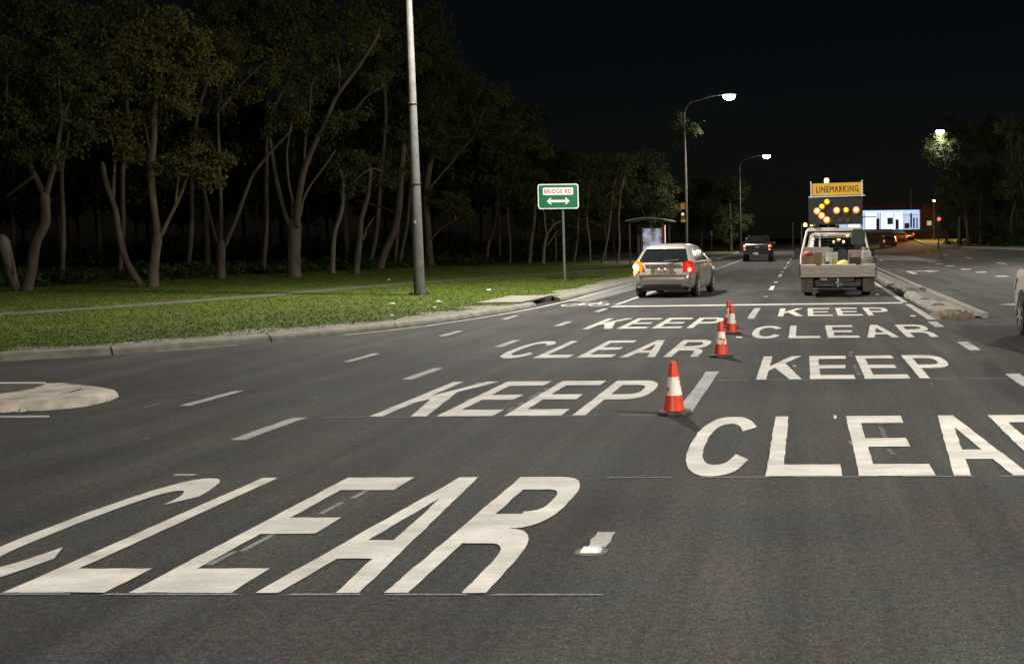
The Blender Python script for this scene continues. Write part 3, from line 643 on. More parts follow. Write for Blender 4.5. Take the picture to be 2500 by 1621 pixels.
def car(label, loc, rz, paint, L=4.2, W=1.67, H=1.46, hatch=True, left='amber', right='red', cat='car', plate=None, detail=True, group=None, name='hatchback_car'):
    t = thing(name, label, cat, loc, rz, group); hw = W / 2; k = L / 4.2; hz = H / 1.46
    St = [(-2.11, .70, .38, .56), (-2.08, .85, .32, .63), (-2.0, .94, .28, .80), (-1.91, .975, .26, .94), (-1.75, .985, .25, .965), (-1.2, 1, .22, .96), (0, 1, .2, .94), (1.0, 1, .2, .93), (1.35, .99, .2, .90), (1.8, .94, .22, .79), (2.0, .85, .25, .70), (2.1, .68, .32, .58)]
    if not hatch: St[3] = (-1.93, .975, .26, .90); St[4] = (-1.75, .985, .25, .93)
    rings = []
    for y, w, zs_, zt in St:
        w *= hw; half = [(w * .92, zs_), (w * .985, zs_ + .10), (w, lerp(zs_, zt, .45)), (w * .99, lerp(zs_, zt, .72)), (w * .95, zt - .05), (w * .86, zt)]
        rings.append([Vector((x, y * k, z * hz)) for x, z in half] + [Vector((-x, y * k, z * hz)) for x, z in half[::-1]])
    MB().loft(rings).build('body', paint, t, smooth=32)
    yr0, yr1, yf0, yf1 = ((-1.92, -1.52, 1.22, .30) if hatch else (-1.45, -.85, 1.22, .35))
    z0, z1 = .935 * hz, 1.29 * hz; tw = .665 * hw / .85; bw = .825 * hw / .85
    def outline(w, ya, yb_, z, c):
        P8 = [(-w, ya + c), (-w + c, ya), (w - c, ya), (w, ya + c), (w, yb_ - c), (w - c, yb_), (-w + c, yb_), (-w, yb_ - c)]
        return [Vector((x, y * k, z)) for x, y in P8]
    MB().loft([outline(bw, yr0, yf0, z0, .10), outline(lerp(bw, tw, .55), lerp(yr0, yr1, .55), lerp(yf0, yf1, .55), lerp(z0, z1, .55), .10), outline(tw, yr1, yf1, z1, .10), outline(tw * .94, yr1 + .04, yf1 - .08, lerp(z1, H, .42), .14), outline(tw * .80, yr1 + .13, yf1 - .25, lerp(z1, H, .76), .16), outline(tw * .60, yr1 + .28, yf1 - .42, lerp(z1, H, .93), .16), outline(tw * .32, yr1 + .55, yf1 - .65, H, .12)]).build('cabin', paint, t, smooth=50)
    rg = [[Vector((x, y * k, z)) for x, y in P8] for P8, z in (([(-bw, yr0), (bw, yr0), (bw, yf0), (-bw, yf0)], z0), ([(-tw, yr1), (tw, yr1), (tw, yf1), (-tw, yf1)], z1))]
    b, m = rg[0], rg[1]
    panel([b[0], b[1], m[1], m[0]], .075, .925, .05, .97, .012).build('rear_window', glass_d, t)
    panel([b[1], b[2], m[2], m[1]], .16, .47, .12, .90, .010).build('side_window', glass_d, t); panel([b[1], b[2], m[2], m[1]], .49, .80, .12, .90, .010).build('side_window', glass_d, t)
    panel([b[3], b[0], m[0], m[3]], .53, .84, .12, .90, .010).build('side_window', glass_d, t); panel([b[3], b[0], m[0], m[3]], .20, .51, .12, .90, .010).build('side_window', glass_d, t)
    panel([b[2], b[3], m[3], m[2]], .05, .95, .05, .95, .010).build('windscreen', glass_d, t)
    if hatch and detail:
        MB().box((0, -1.46 * k, 1.33 * hz), (tw * 1.7, .22, .03), top=.8).build('roof_spoiler', paint, t, bevel=.008)
        wp = MB(); wp.tube([(0, -1.94 * k, .965 * hz), (.02, -1.955 * k, .99 * hz), (.42, -1.90 * k, 1.02 * hz)], .012, 6); wp.build('wiper', black_pl, t)
    yb = -2.0 * k
    if detail:
        MB().box((0, yb + .015, .885 * hz), (W * .60, .05, .045)).build('chrome_strip', chrome, t, bevel=.008)
        MB().box((0, -2.075 * k, .70 * hz), (.62, .05, .19)).build('plate_recess', mat('recess', (.25, .24, .21), .5), t)
        MB().box((0, -2.108 * k, .70 * hz), (.37, .012, .13)).build('number_plate', plate_m, t)
        if plate:
            me = text_mesh(plate, mat('plate_ink', (.30, .09, .06), .5), .31, .075, .01, .002); o = bpy.data.objects.new('plate_lettering', me); col.objects.link(o); o.parent = t; o.location = (0, -2.116 * k, .70 * hz)
        for s in (-1, 1):
            lm = MB().lathe((s * .09, -2.112 * k, .785 * hz), [(.018, -.004), (.018, .004)], 10, 'Y').build('plate_lamp', emis('plate_lamp', (1, .8, .55), 3), t)
        MB().box((0, -2.09 * k, .335 * hz), (W * .62, .05, .06)).build('bumper_grille', black_pl, t)
        MB().box((0, -2.085 * k, .62 * hz), (W * .78, .06, .025)).build('bumper_crease', paint, t, bevel=.008)
        MB().box((0, -1.7 * k, .26), (W * .72, .6, .14)).build('underbody', black_pl, t)
        MB().tube([(-.35, -1.7 * k, .22), (-.35, -2.05 * k, .22)], .03, 8).build('exhaust_pipe', dark_steel, t)
    for s, mode in ((-1, left), (1, right)):
        x = s * hw * .875
        pts = [(x - s * .17, yb - .045, .60), (x + s * .06, yb - .0, .58), (x + s * .105, yb + .09, .70), (x + s * .07, yb + .12, .97), (x - s * .02, yb - .0, 1.0), (x - s * .17, yb - .05, .95)]
        hl = MB().prism([(p[0], p[1] - .012, p[2] * hz) for p in pts], (0, .10, 0)).build('tail_light', {'amber': tl_ring, 'red': tl_lit, 'pale': mat('pale_lens', (.50, .40, .36), .2, coat=.5)}.get(mode, tl_dim), t)
        if mode == 'amber':
            MB().lathe((x + s * .0, yb - .075, .84 * hz), [(.03, 0), (.07, .012), (.085, .03)], 14, 'Y').build('bulb', tl_amber, hl, smooth=50); MB().lathe((x + s * .015, yb - .06, .69 * hz), [(.02, 0), (.05, .012), (.06, .03)], 12, 'Y').build('bulb', tl_redc, hl, smooth=50)
        elif mode == 'red':
            MB().lathe((x + s * .01, yb - .07, .76 * hz), [(.02, 0), (.05, .012), (.06, .03)], 12, 'Y').build('bulb', tl_redc, hl, smooth=50); MB().box((x - s * .02, yb - .06, .87 * hz), (.10, .02, .08)).build('lit_segment', emis('tail_glow', (1, .05, .03), .8), hl)
        MB().box((s * hw * .74, 2.0 * k, .68 * hz), (.34, .16, .14)).build('headlight', hl_m, t, bevel=.02)
    if detail:
        for s in (-1, 1):
            MB().box((s * (hw + .10), .95 * k, .99 * hz), (.20, .10, .13), top=.8).build('side_mirror', paint if s < 0 else black_pl, t, bevel=.02)
            for yy in (-.35, .6): MB().box((s * (hw + .002), yy * k, .80 * hz), (.03, .18, .03)).build('door_handle', paint, t)
            MB().box((s * (hw + .001), .1 * k, .46 * hz), (.012, 2.2 * k, .035)).build('door_moulding', paint, t)
            for yy in (-1.05, .12, 1.12): MB().box((s * (hw - .004), yy * k, .60 * hz), (.010, .012, .62 * hz)).build('door_seam', black_pl, t)
    wr = .305 * (1 if hatch else 1.05); 
    for s in (-1, 1):
        for y in (-1.27, 1.30):
            MB().lathe((s * (hw - .03), y * k, wr + .02), [(wr + .06, -.034), (wr + .06, .034)], 24, 'X').build('wheel_arch', black_pl, t)
            wheel(t, s * (hw - .075), y * k, wr, .20, alu, s)
    return t
silver = mat('silver_paint', (.42, .395, .35), .30, metal=.4, var=.04, coat=.7, scale=3)
car('silver hatchback with its left indicator glowing amber, beside the verge', (-3.68, 32.75, 0), -rad(4.5), silver, plate='S146 CBO')
car('white car cut off by the right edge of the picture beside the median nose', (4.275, 16.6, 0), math.pi, mat('white_paint', (.62, .62, .60), .3, var=.05, coat=.7), L=4.6, W=1.82, H=1.5, hatch=False, left='off', right='pale', name='sedan_car')

def pickup(label, loc):
    t = thing('pickup_truck', label, 'pickup', loc); pm = mat('black_paint', (.009, .008, .008), .2, var=.1, coat=.8)
    ring = lambda y, w, z0, z1: [Vector((x, y, z)) for x, z in ((w * .94, z0), (w, z0 + .15), (w * .99, z1 - .1), (w * .93, z1), (-w * .93, z1), (-w * .99, z1 - .1), (-w, z0 + .15), (-w * .94, z0))]
    MB().loft([ring(-2.55, .90, .58, 1.12), ring(-2.5, .94, .55, 1.18), ring(-.9, .95, .5, 1.18), ring(1.4, .95, .48, 1.14), ring(2.2, .92, .5, 1.08), ring(2.5, .84, .55, .9)]).build('body', pm, t, smooth=35)
    rg = [[Vector((x, y, z)) for x, y in P] for P, z in (([(-.88, -.95), (.88, -.95), (.88, 1.35), (-.88, 1.35)], 1.14), ([(-.70, -.75), (.70, -.75), (.70, .55), (-.70, .55)], 1.70), ([(-.62, -.6), (.62, -.6), (.62, .4), (-.62, .4)], 1.78))]
    MB().loft(rg).build('cab', pm, t, bevel=.03, smooth=60)
    b, m = rg[0], rg[1]
    panel([b[0], b[1], m[1], m[0]], .08, .92, .15, .92, .012).build('rear_window', glass_d, t); panel([b[1], b[2], m[2], m[1]], .1, .8, .15, .9, .012).build('side_window', glass_d, t); panel([b[3], b[0], m[0], m[3]], .2, .9, .15, .9, .012).build('side_window', glass_d, t)
    # canopy over the tub
    rg = [[Vector((x, y, z)) for x, y in P] for P, z in (([(-.88, -2.48), (.88, -2.48), (.88, -.98), (-.88, -.98)], 1.16), ([(-.72, -2.3), (.72, -2.3), (.72, -.98), (-.72, -.98)], 1.66), ([(-.66, -2.2), (.66, -2.2), (.66, -.98), (-.66, -.98)], 1.71))]
    MB().loft(rg).build('canopy', pm, t, bevel=.025, smooth=60); panel([rg[0][0], rg[0][1], rg[1][1], rg[1][0]], .08, .92, .12, .92, .012).build('canopy_window', glass_d, t)
    MB().box((0, -2.57, .92), (1.45, .03, .42)).build('tailgate', pm, t, bevel=.01); MB().box((0, -2.59, .98), (.26, .03, .06)).build('tailgate_handle', chrome, t)
    MB().box((0, -2.62, .56), (1.75, .18, .18)).build('rear_bumper', pm, t, bevel=.02); MB().box((-.1, -2.72, .56), (.37, .012, .12)).build('number_plate', mat('plate_warm', (.55, .42, .3), .4), t)
    MB().tube([(0, -2.5, .40), (0, -2.8, .40)], .035, 8).build('tow_bar', dark_steel, t); MB().lathe((0, -2.8, .42), [(.03, 0), (.05, .06), (.02, .1)], 10).build('tow_ball', chrome, t)
    for s in (-1, 1):
        h = MB().box((s * .84, -2.56, .98), (.16, .08, .40)).build('tail_light', tl_dim, t, bevel=.01)
        MB().lathe((s * .84, -2.615, 1.05), [(.03, 0), (.075, .012), (.085, .03)], 14, 'Y').build('bulb', tl_redc, h, smooth=50); MB().box((s * .84, -2.605, .82), (.10, .012, .09)).build('reverse_lens', emis('pink_lens', (1, .45, .4), 1.0), h)
        MB().box((s * 1.05, .9, 1.22), (.22, .1, .2)).build('side_mirror', black_pl, t, bevel=.02)
        for y in (-1.55, 1.6):
            MB().lathe((s * .92, y, .42), [(.46, -.034), (.46, .034)], 22, 'X').build('wheel_arch', black_pl, t); wheel(t, s * .86, y, .38, .26, dark_steel, s)
        MB().tube([(s * .58, -2.1, 1.74), (s * .58, -1.1, 1.76)], .02, 6).build('roof_rail', chrome, t)
    return t
pickup('black pickup with lit red tail lights in the left lane ahead', (-3.22, 79.5, 0))

# ---- line marking truck
TX, TY = 0.86, 30.15           # centre of its tail, on the road
tk = thing('work_truck', 'white tray truck with LINEMARKING sign and lit amber arrow board', 'truck', (TX, TY, 0))
def P(x, y, Y):                # photo point at depth Y, in the truck's own coordinates
    v = AT(x, y, Y); return Vector((v.x - TX, v.y - TY, v.z))
white_t = mat('truck_white', (.78, .74, .68), .45, var=.15, coat=.3, scale=4)
# tray
MB().box((0, 1.24, .715), (1.94, 2.38, .05)).build('tray_floor', alu, tk)
tg = MB(); prof = [(0, .525), (-.03, .535), (-.03, .58), (.006, .60), (.006, .63), (-.03, .645), (-.03, .69), (.006, .71), (.006, .74), (-.03, .755), (-.03, .845), (-.006, .865), (.02, .865), (.02, .525)]
tg.loft([[Vector((x, y, z)) for y, z in prof] for x in (-.985, .985)]); tg.build('tailgate', alu, tk, smooth=20)
for x in (-.995, .995):
    MB().box((x, 1.22, .70), (.03, 2.40, .30)).build('side_board', alu, tk, bevel=.006)
    MB().box((x, .0, .69), (.035, .05, .36)).build('tailgate_pillar', dark_steel, tk)
for x in (-.52, .52): MB().box((x, -.012, .868), (.12, .05, .03)).build('tailgate_latch', black_pl, tk)
# headboard rack
rk = MB(); z2 = P(2050, 560, 32.4).z
def bar(a, b, r=.03, m=white_t, n='rack_tube', par=tk): return MB().tube([a, b], r, 8).build(n, m, par, smooth=50)
for s in (-1, 1):
    MB().tube([(s * .98, 2.38, .62), (s * .97, 2.38, 1.05), (s * .80, 2.38, z2 - .04), (s * .76, 2.38, z2)], .032, 8).build('rack_tube', white_t, tk, smooth=50)
MB().box((0, 2.38, z2), (1.56, .07, .10)).build('rack_beam', white_t, tk, bevel=.012); MB().box((-.08, 2.36, z2 - .13), (1.2, .05, .05)).build('rack_beam', white_t, tk, bevel=.008)
MB().tube([(-.83, 2.40, 1.05), (-.70, 2.40, z2 - .18), (-.62, 2.40, z2 - .13)], .028, 8).build('rack_tube', white_t, tk, smooth=50); MB().box((-.44, 2.40, z2 - .30), (.05, .05, .36)).build('rack_post', white_t, tk)
for k in range(6): MB().box((0, 2.44, 1.06 + k * .105), (1.36, .012, .012)).build('mesh_bar', dark_steel, tk)
for k in range(7): MB().box((-.6 + k * .2, 2.45, 1.33), (.012, .012, .60)).build('mesh_bar', dark_steel, tk)
# cab
cb = [[Vector((x, y, z)) for x, y in P_] for P_, z in (([(-.86, 2.55), (.86, 2.55), (.86, 4.6), (-.86, 4.6)], .95), ([(-.70, 2.65), (.70, 2.65), (.70, 3.7), (-.70, 3.7)], 1.62), ([(-.62, 2.75), (.62, 2.75), (.62, 3.5), (-.62, 3.5)], 1.70))]
MB().loft(cb).build('cab_top', white_t, tk, bevel=.02, smooth=60); panel([cb[0][0], cb[0][1], cb[1][1], cb[1][0]], .1, .9, .12, .9, .01).build('cab_window', glass_d, tk)
for c in ((1, 2), (3, 0)): panel([cb[0][c[0]], cb[0][c[1]], cb[1][c[1]], cb[1][c[0]]], .12, .75, .12, .9, .01).build('side_window', glass_d, tk)
MB().box((0, 3.95, .70), (1.74, 2.8, .55)).build('cab_body', white_t, tk, bevel=.05, smooth=60)
for s in (-1, 1): MB().box((s * 1.06, 3.7, 1.10), (.24, .12, .26)).build('side_mirror', black_pl, tk, bevel=.02); MB().tube([(s * .86, 3.7, 1.05), (s * 1.0, 3.7, 1.08)], .02, 6).build('mirror_arm', black_pl, tk)
# underside
MB().box((0, 2.2, .44), (.85, 4.3, .14)).build('chassis', dark_steel, tk); MB().tube([(-.8, 1.05, .36), (.8, 1.05, .36)], .06, 10).build('rear_axle', dark_steel, tk); MB().lathe((0, 1.05, .36), [(.05, -.2), (.15, -.1), (.15, .1), (.05, .2)], 12, 'X').build('differential', dark_steel, tk)
MB().box((0, .12, .33), (1.15, .09, .09)).build('tow_beam', mat('worn_steel', (.12, .11, .10), .6, var=.4), tk); MB().box((.0, .03, .38), (.05, .05, .22)).build('tow_tongue', alu, tk); MB().lathe((.07, -.02, .33), [(.03, -.015), (.055, 0), (.03, .015)], 12, 'Y').build('shackle', steel, tk); MB().lathe((-.03, -.06, .36), [(.035, 0), (.035, .05)], 10).build('tow_ball', chrome, tk)
MB().box((0, .62, .38), (1.3, .05, .32)).build('underside_shade_panel', dark_steel, tk)  # added dark panel standing in for underside shade; hides the bright road
for s in (-1, 1): MB().lathe((s * .53, .09, .37), [(.09, 0), (.1, .02), (.07, .05)], 16, 'Y').build('tail_light', mat('dull_lens', (.10, .035, .03), .35), tk)
MB().box((-.38, -.0, .475), (.17, .012, .055)).build('number_plate', mat('plate_white', (.7, .7, .66), .4), tk)
me = text_mesh('S972', mat('plate_ink2', (.06, .06, .07), .5), .13, .035, .01, .002); o = bpy.data.objects.new('plate_lettering', me); col.objects.link(o); o.parent = tk; o.location = (-.38, -.009, .475)
for s in (-1, 1):
    MB().box((s * .81, .14, .335), (.31, .015, .40)).build('mudflap', mat('mudflap', (.15, .132, .108), .85, var=.3), tk)
    for y in (1.05, 4.0): wheel(tk, s * .78, y, .345, .24, steel, s)
    MB().box((s * .82, 1.05, .56), (.34, .9, .03)).build('mudguard', black_pl, tk)
# arrow board and sign on a mast
YB = 32.6
bc = P(2040, 516, YB); bw_ = 131 / PPM(YB); bh = 64 / PPM(YB)
ab = MB().box(tuple(bc), (bw_, .06, bh)).build('arrow_board', mat('board_black', (.028, .024, .02), .6, var=.5, scale=40), tk, bevel=.01)
for s in (-1, 1): MB().box((bc.x + s * (bw_ / 2 - .02), bc.y + .05, (bc.z + bh / 2 + z2) / 2 - .15), (.04, .04, bc.z + bh / 2 - z2 + .4)).build('mast', dark_steel, tk)
lampsrc = [(718, 570, 0), (606, 675, 0), (497, 770, 1), (600, 872, 1), (713, 965, 1), (932, 755, 1), (1143, 752, 0), (1365, 745, 1)]
am1 = emis('arrow_amber', (1.0, .70, .015), 1.15); am2 = emis('arrow_amber_bright', (1.0, .80, .36), 1.5); am3 = emis('arrow_halo_glow', (1.0, .24, .005), .55)  # last one: emissive ring imitating the orange halo round the bright lamps
for x, y, br in lampsrc:
    p = P(1940 + x * .1102, 430 + y * .1102, YB - .06)
    MB().lathe((p.x, bc.y - .06, p.z), [(.03, 0), (.06, .008), (.072, .026), (.08, .03)], 18, 'Y').build('arrow_lamp', am2 if br else am1, ab, smooth=50); MB().lathe((p.x, bc.y - .045, p.z - .012), [(.10, 0), (.10, .012)], 18, 'Y').build('lamp_halo_rim', am3 if br else mat('rim_dark', (.25, .10, .01), .5), ab)
for x, z in [(bc.x - .12 + .24 * k, bc.z - .26) for k in range(3)]: MB().lathe((x, bc.y - .04, z), [(.055, 0), (.06, .012)], 16, 'Y').build('unlit_lamp', mat('unlit_lamp', (.10, .05, .01), .4), ab)
s0, s1 = P(1981.5, 464, YB), P(2103.5, 459.5, YB)
sgc = (s0 + s1) / 2; sw = (s1 - s0).length; shh = 29 / PPM(YB)
sg = MB().box((0, 0, 0), (sw, .02, shh)).build('sign_panel', mat('sign_amber', (.85, .50, .04), .45, var=.14, scale=3), tk); sg.location = sgc; sg.rotation_euler = (0, -.018, 0)
me = text_mesh('LINEMARKING', mat('sign_ink', (.07, .02, .01), .5), sw * .84, shh * .52, .0, .002, space=1.2); o = bpy.data.objects.new('lettering', me); col.objects.link(o); o.parent = sg; o.location = (.01, -.0125, 0)
for s in (-1, 1): MB().box((s * (sw / 2 + .015), 0, .0), (.035, .04, shh * 1.35)).build('sign_bracket', white_m, sg)
MB().box((0, .0, -shh * .60), (sw + .18, .05, .035)).build('sign_rail', white_m, sg)
bl = emis('beacon_amber', (1.0, .52, .22), 2.6)
for (x, y, r) in ((2018, 441, .07), (1966, 549, .055), (1980, 548, .055)):
    p = P(x, y, 32.7); MB().lathe(tuple(p), [(r * .9, -r), (r, 0), (r * .8, r * .7), (r * .3, r)], 14).build('beacon', bl, tk, smooth=60)
p = P(1992, 552, 32.5); MB().lathe((p.x, p.y, p.z), [(.07, -.05), (.09, 0), (.05, .05)], 14).build('work_light', black_pl, tk, smooth=50)
p = P(2045, 553, 32.3); MB().lathe((p.x, p.y, p.z), [(.05, -.02), (.055, 0), (.05, .02)], 14, 'Y').build('work_light', black_pl, tk, smooth=50)
bar(Vector((bc.x - .2, bc.y, bc.z - bh / 2)), Vector((bc.x - .2, 2.45, z2)), .02, dark_steel, 'mast'); bar(P(2018, 470, 32.75), P(2018, 446, 32.75), .015, dark_steel, 'beacon_stalk')
# small warning lamps glowing inside behind the mesh
for x, y, w in ((2035.5, 590, .05), (2059.5, 590, .06), (2047.5, 585.5, .09), (2069, 575.5, .08)): p = P(x, y, 32.62); MB().box(tuple(p), (w, .012, w * .45 if w > .07 else w)).build('dash_light', emis('dash_light', (1, .62, .28), 4), tk)
MB().box((.02, 2.42, 1.035), (.62, .02, .035)).build('light_bar', emis('bar_light', (1, .82, .55), 1.2), tk)

# ---- the load on the tray (each its own thing)
FZ = .745
def on_tray(name, label, cat, px, py_, Y, w, d, h, m, top=1.0, bevel=.01, base=None, rz=0.0):
    v = AT(px, py_, Y); z = FZ if base is None else base
    o = MB().box((0, 0, h / 2), (w, d, h), top=top).build(name, m, None, bevel=bevel); o.location = (v.x, Y, z); o.rotation_euler = (0, 0, rz); return tag(o, label, cat)
card = mat('cardboard', (.30, .215, .115), .85, var=.2, scale=5); YL = TY + .45
on_tray('cardboard_box', 'lower cardboard box of the stack at the left of the truck tray', 'box', 1974, 644, YL, .30, .32, .19, card)
bx2 = on_tray('cardboard_box', 'upper cardboard box of the stack at the left of the truck tray', 'box', 1974, 632, YL, .30, .31, .15, card, base=FZ + .192)
on_tray('cardboard_box', 'tall narrow cardboard carton beside the box stack on the tray', 'box', 1998, 630, YL + .05, .21, .2, .43, card)
rbag = MB(); rbag.lathe((0, 0, 0), [(.11, 0), (.15, .05), (.13, .10), (.06, .13)], 14); o = rbag.build('plastic_bag', mat('red_bag', (.42, .10, .06), .5, var=.4, scale=12), None, smooth=True); v = AT(1974, 616, YL); o.location = (v.x, YL, FZ + .344); tag(o, 'crumpled red bag lying on the stacked cardboard boxes', 'bag')
on_tray('storage_crate', 'large grey plastic storage tub behind the cardboard boxes', 'crate', 1992, 610, TY + 1.35, .70, .5, .56, mat('tub_grey', (.36, .36, .34), .5, var=.15), top=1.06, bevel=.02)
def bucket(label, px, Y, r, h, m, lid=None):
    v = AT(px, 630, Y); t = thing('bucket', label, 'bucket', (v.x, Y, FZ)); MB().lathe((0, 0, 0), [(r * .88, 0), (r, h), (r * .95, h)], 18).build('pail', m, t, smooth=40)
    MB().lathe((0, 0, 0), [(r * 1.05, h), (r * 1.05, h + .02)], 18).build('rim', m, t)
    if lid: MB().box((-.02, -r * .96, h * .55), (.10, .02, h * .3)).build('paint_label', lid, t)
    MB().tube([(-r, 0, h * .9), (-r * .7, -r * .7, h * .6), (0, -r * 1.1, h * .45), (r * .7, -r * .7, h * .6), (r, 0, h * .9)], .006, 5).build('handle', steel, t)
bucket('white paint bucket with a dark label in the middle of the truck tray', 2022, YL + .05, .115, .26, white_m, dark_steel)
on_tray('jerry_can', 'slim lime yellow container behind the white bucket', 'container', 2035.5, 630, YL + .22, .10, .14, .28, mat('lime', (.55, .58, .06), .45), bevel=.02)
vv = MB(); rings = []
for k in range(9):
    t_ = k / 8; hh = (.06 + .16 * math.sin(t_ * 2.2)) * R_.uniform(.85, 1.1); rings.append([Vector((-.2 + .4 * t_, y, z)) for y, z in ((-.12, 0), (-.10, hh * .6), (0, hh), (.10, hh * .7), (.12, 0))])
o = MB().loft(rings).build('rag', mat('yellow_cloth', (.62, .60, .14), .8, var=.35, scale=14, bump=.6), None, smooth=True); v = AT(2053, 640, YL); o.location = (v.x, YL, FZ); tag(o, 'crumpled yellow high visibility cloth heaped at the tailgate', 'cloth')
on_tray('crate', 'dark green slatted crate right of the yellow cloth', 'crate', 2087, 632, YL + .1, .29, .3, .28, mat('crate_dark', (.05, .05, .028), .7, var=.4, scale=20, stretch=(1, 1, 8)))
on_tray('tool_box', 'low white topped case behind the bucket on the tray', 'case', 2031, 618, TY + 1.0, .32, .3, .42, mat('case_white', (.55, .54, .50), .5))
on_tray('generator', 'dark blue machine in the middle of the truck tray', 'machine', 2056, 610, TY + 1.1, .34, .4, .50, mat('machine_navy', (.02, .02, .035), .4), top=.8, bevel=.04)
on_tray('tub', 'pale pink plastic tub behind the dark crate', 'tub', 2091, 612, TY + 1.2, .42, .4, .47, mat('tub_pink', (.42, .31, .28), .6), top=1.05, bevel=.02)
sk = MB(); sk.loft([[Vector((x * w_, y * w_, z)) for x, y in ((-.12, -.09), (.12, -.09), (.13, 0), (.12, .09), (-.12, .09), (-.13, 0))] for z, w_ in ((0, .95), (.08, 1.05), (.3, 1.0), (.42, .92), (.47, .6))])
o = sk.build('sack', mat('sack_white', (.46, .45, .41), .7, var=.45, scale=7, bump=.5), None, smooth=45); v = AT(2116, 632, YL); o.location = (v.x, YL + .05, FZ); tag(o, 'white printed sack standing at the right of the truck tray', 'sack')
def gas():
    v = AT(2095, 580, TY + 1.9); t = thing('plastic_drum', 'square dark green drum raised at the right of the truck rack', 'drum', (v.x, TY + 1.9, FZ))
    zt, zb = AT(2095, 559, TY + 1.9).z - FZ, AT(2095, 600, TY + 1.9).z - FZ
    MB().box((0, 0, (zt + zb) / 2), (.37, .34, zt - zb)).build('drum_shell', mat('drum_green', (.045, .055, .04), .45, var=.1), t, bevel=.045, smooth=50)
    MB().box((0, 0, zb / 2), (.20, .2, zb)).build('stand', black_pl, t)
gas()
for px, yy, r, c, lb in ((2132, .2, .07, (.10, .09, .08), 'dark round paint tin in the right rear corner of the tray'), (2027, 1.6, .08, (.55, .53, .5), 'pale tin behind the case near the rack'), (2112, 1.5, .09, (.25, .24, .22), 'grey paint drum behind the white sack')):
    v = AT(px, 630, TY + yy); o = MB().lathe((0, 0, 0), [(r, 0), (r, .30 if yy < 1 else .52), (r * .9, .31 if yy < 1 else .53)], 16).build('paint_tin', mat('tin_%d' % px, c, .4, metal=.3), None, smooth=40); o.location = (v.x, TY + yy, FZ); tag(o, lb, 'tin')
for i, (px, w) in enumerate(((2001, .14), (2010, .1))):
    v = AT(px, 645, YL - .25); o = MB().box((0, 0, .02), (w, .1, .04), top=.7).build('paper_scrap', white_m, None); o.location = (v.x, YL - .28, FZ); tag(o, ('wider' if i == 0 else 'narrower') + ' white scrap at the tailgate by the carton', 'scrap', 'scraps')

# ------------------------------------------------------------------ trees
bark = mat('gum_bark', (.095, .072, .046), .85, var=.45, scale=5, bump=.7, detail=8, stretch=(1, 1, .35)); bark_pale = mat('pale_bark', (.15, .13, .098), .8, var=.35, scale=5, bump=.5, detail=8, stretch=(1, 1, .35))
leaf_mats = [mat('gum_leaf_a', (.082, .082, .022), .85, var=.4, scale=1.5, spec=.12), mat('gum_leaf_b', (.060, .070, .020), .85, var=.4, scale=1.5, spec=.12), mat('gum_leaf_c', (.050, .062, .022), .85, var=.35, scale=1.5, spec=.12)]
def leaf_mesh(blobs, m, dens=300, size=.30, rnd=R_, name='crown'):
    vs = []; fs = []
    for c, r, flat in blobs:
        ncl = max(6, int(15 * r * r)); per = max(5, int(dens / 6))
        for _ in range(ncl):
            d = Vector((rnd.gauss(0, 1), rnd.gauss(0, 1), rnd.gauss(0, 1))).normalized() * r * rnd.random() ** .45; d.z *= flat
            cc = c + d; cs = rnd.uniform(.25, .55) * (0.6 + .2 * r)
            for _ in range(int(per * rnd.uniform(.5, 1.4))):
                p = cc + Vector((rnd.gauss(0, cs * .5), rnd.gauss(0, cs * .5), rnd.gauss(0, cs * .42)))
                l = size * rnd.uniform(.6, 1.3); w = l * rnd.uniform(.16, .28)
                a = rnd.uniform(0, 6.283); dn = Vector((math.cos(a) * .65, math.sin(a) * .65, -rnd.uniform(.1, 1.2))).normalized(); sd = dn.cross(Vector((rnd.uniform(-1, 1), rnd.uniform(-1, 1), rnd.uniform(-1, 1)))).normalized() * w
                o = len(vs); vs += [p, p + dn * l * .5 + sd, p + dn * l, p + dn * l * .5 - sd]; fs.append((o, o + 1, o + 2, o + 3))
    me = bpy.data.meshes.new(name); me.from_pydata(vs, [], fs); me.materials.append(m); return me
def smooth_path(P_, k=4):
    out = []; n = len(P_)
    for i in range(n - 1):
        p0, p1, p2, p3 = P_[max(i - 1, 0)], P_[i], P_[i + 1], P_[min(i + 2, n - 1)]
        for t in range(k):
            u = t / k; out.append(0.5 * ((2 * p1) + (p2 - p0) * u + (2 * p0 - 5 * p1 + 4 * p2 - p3) * u * u + (3 * p1 - p0 - 3 * p2 + p3) * u ** 3))
    return out + [P_[-1]]
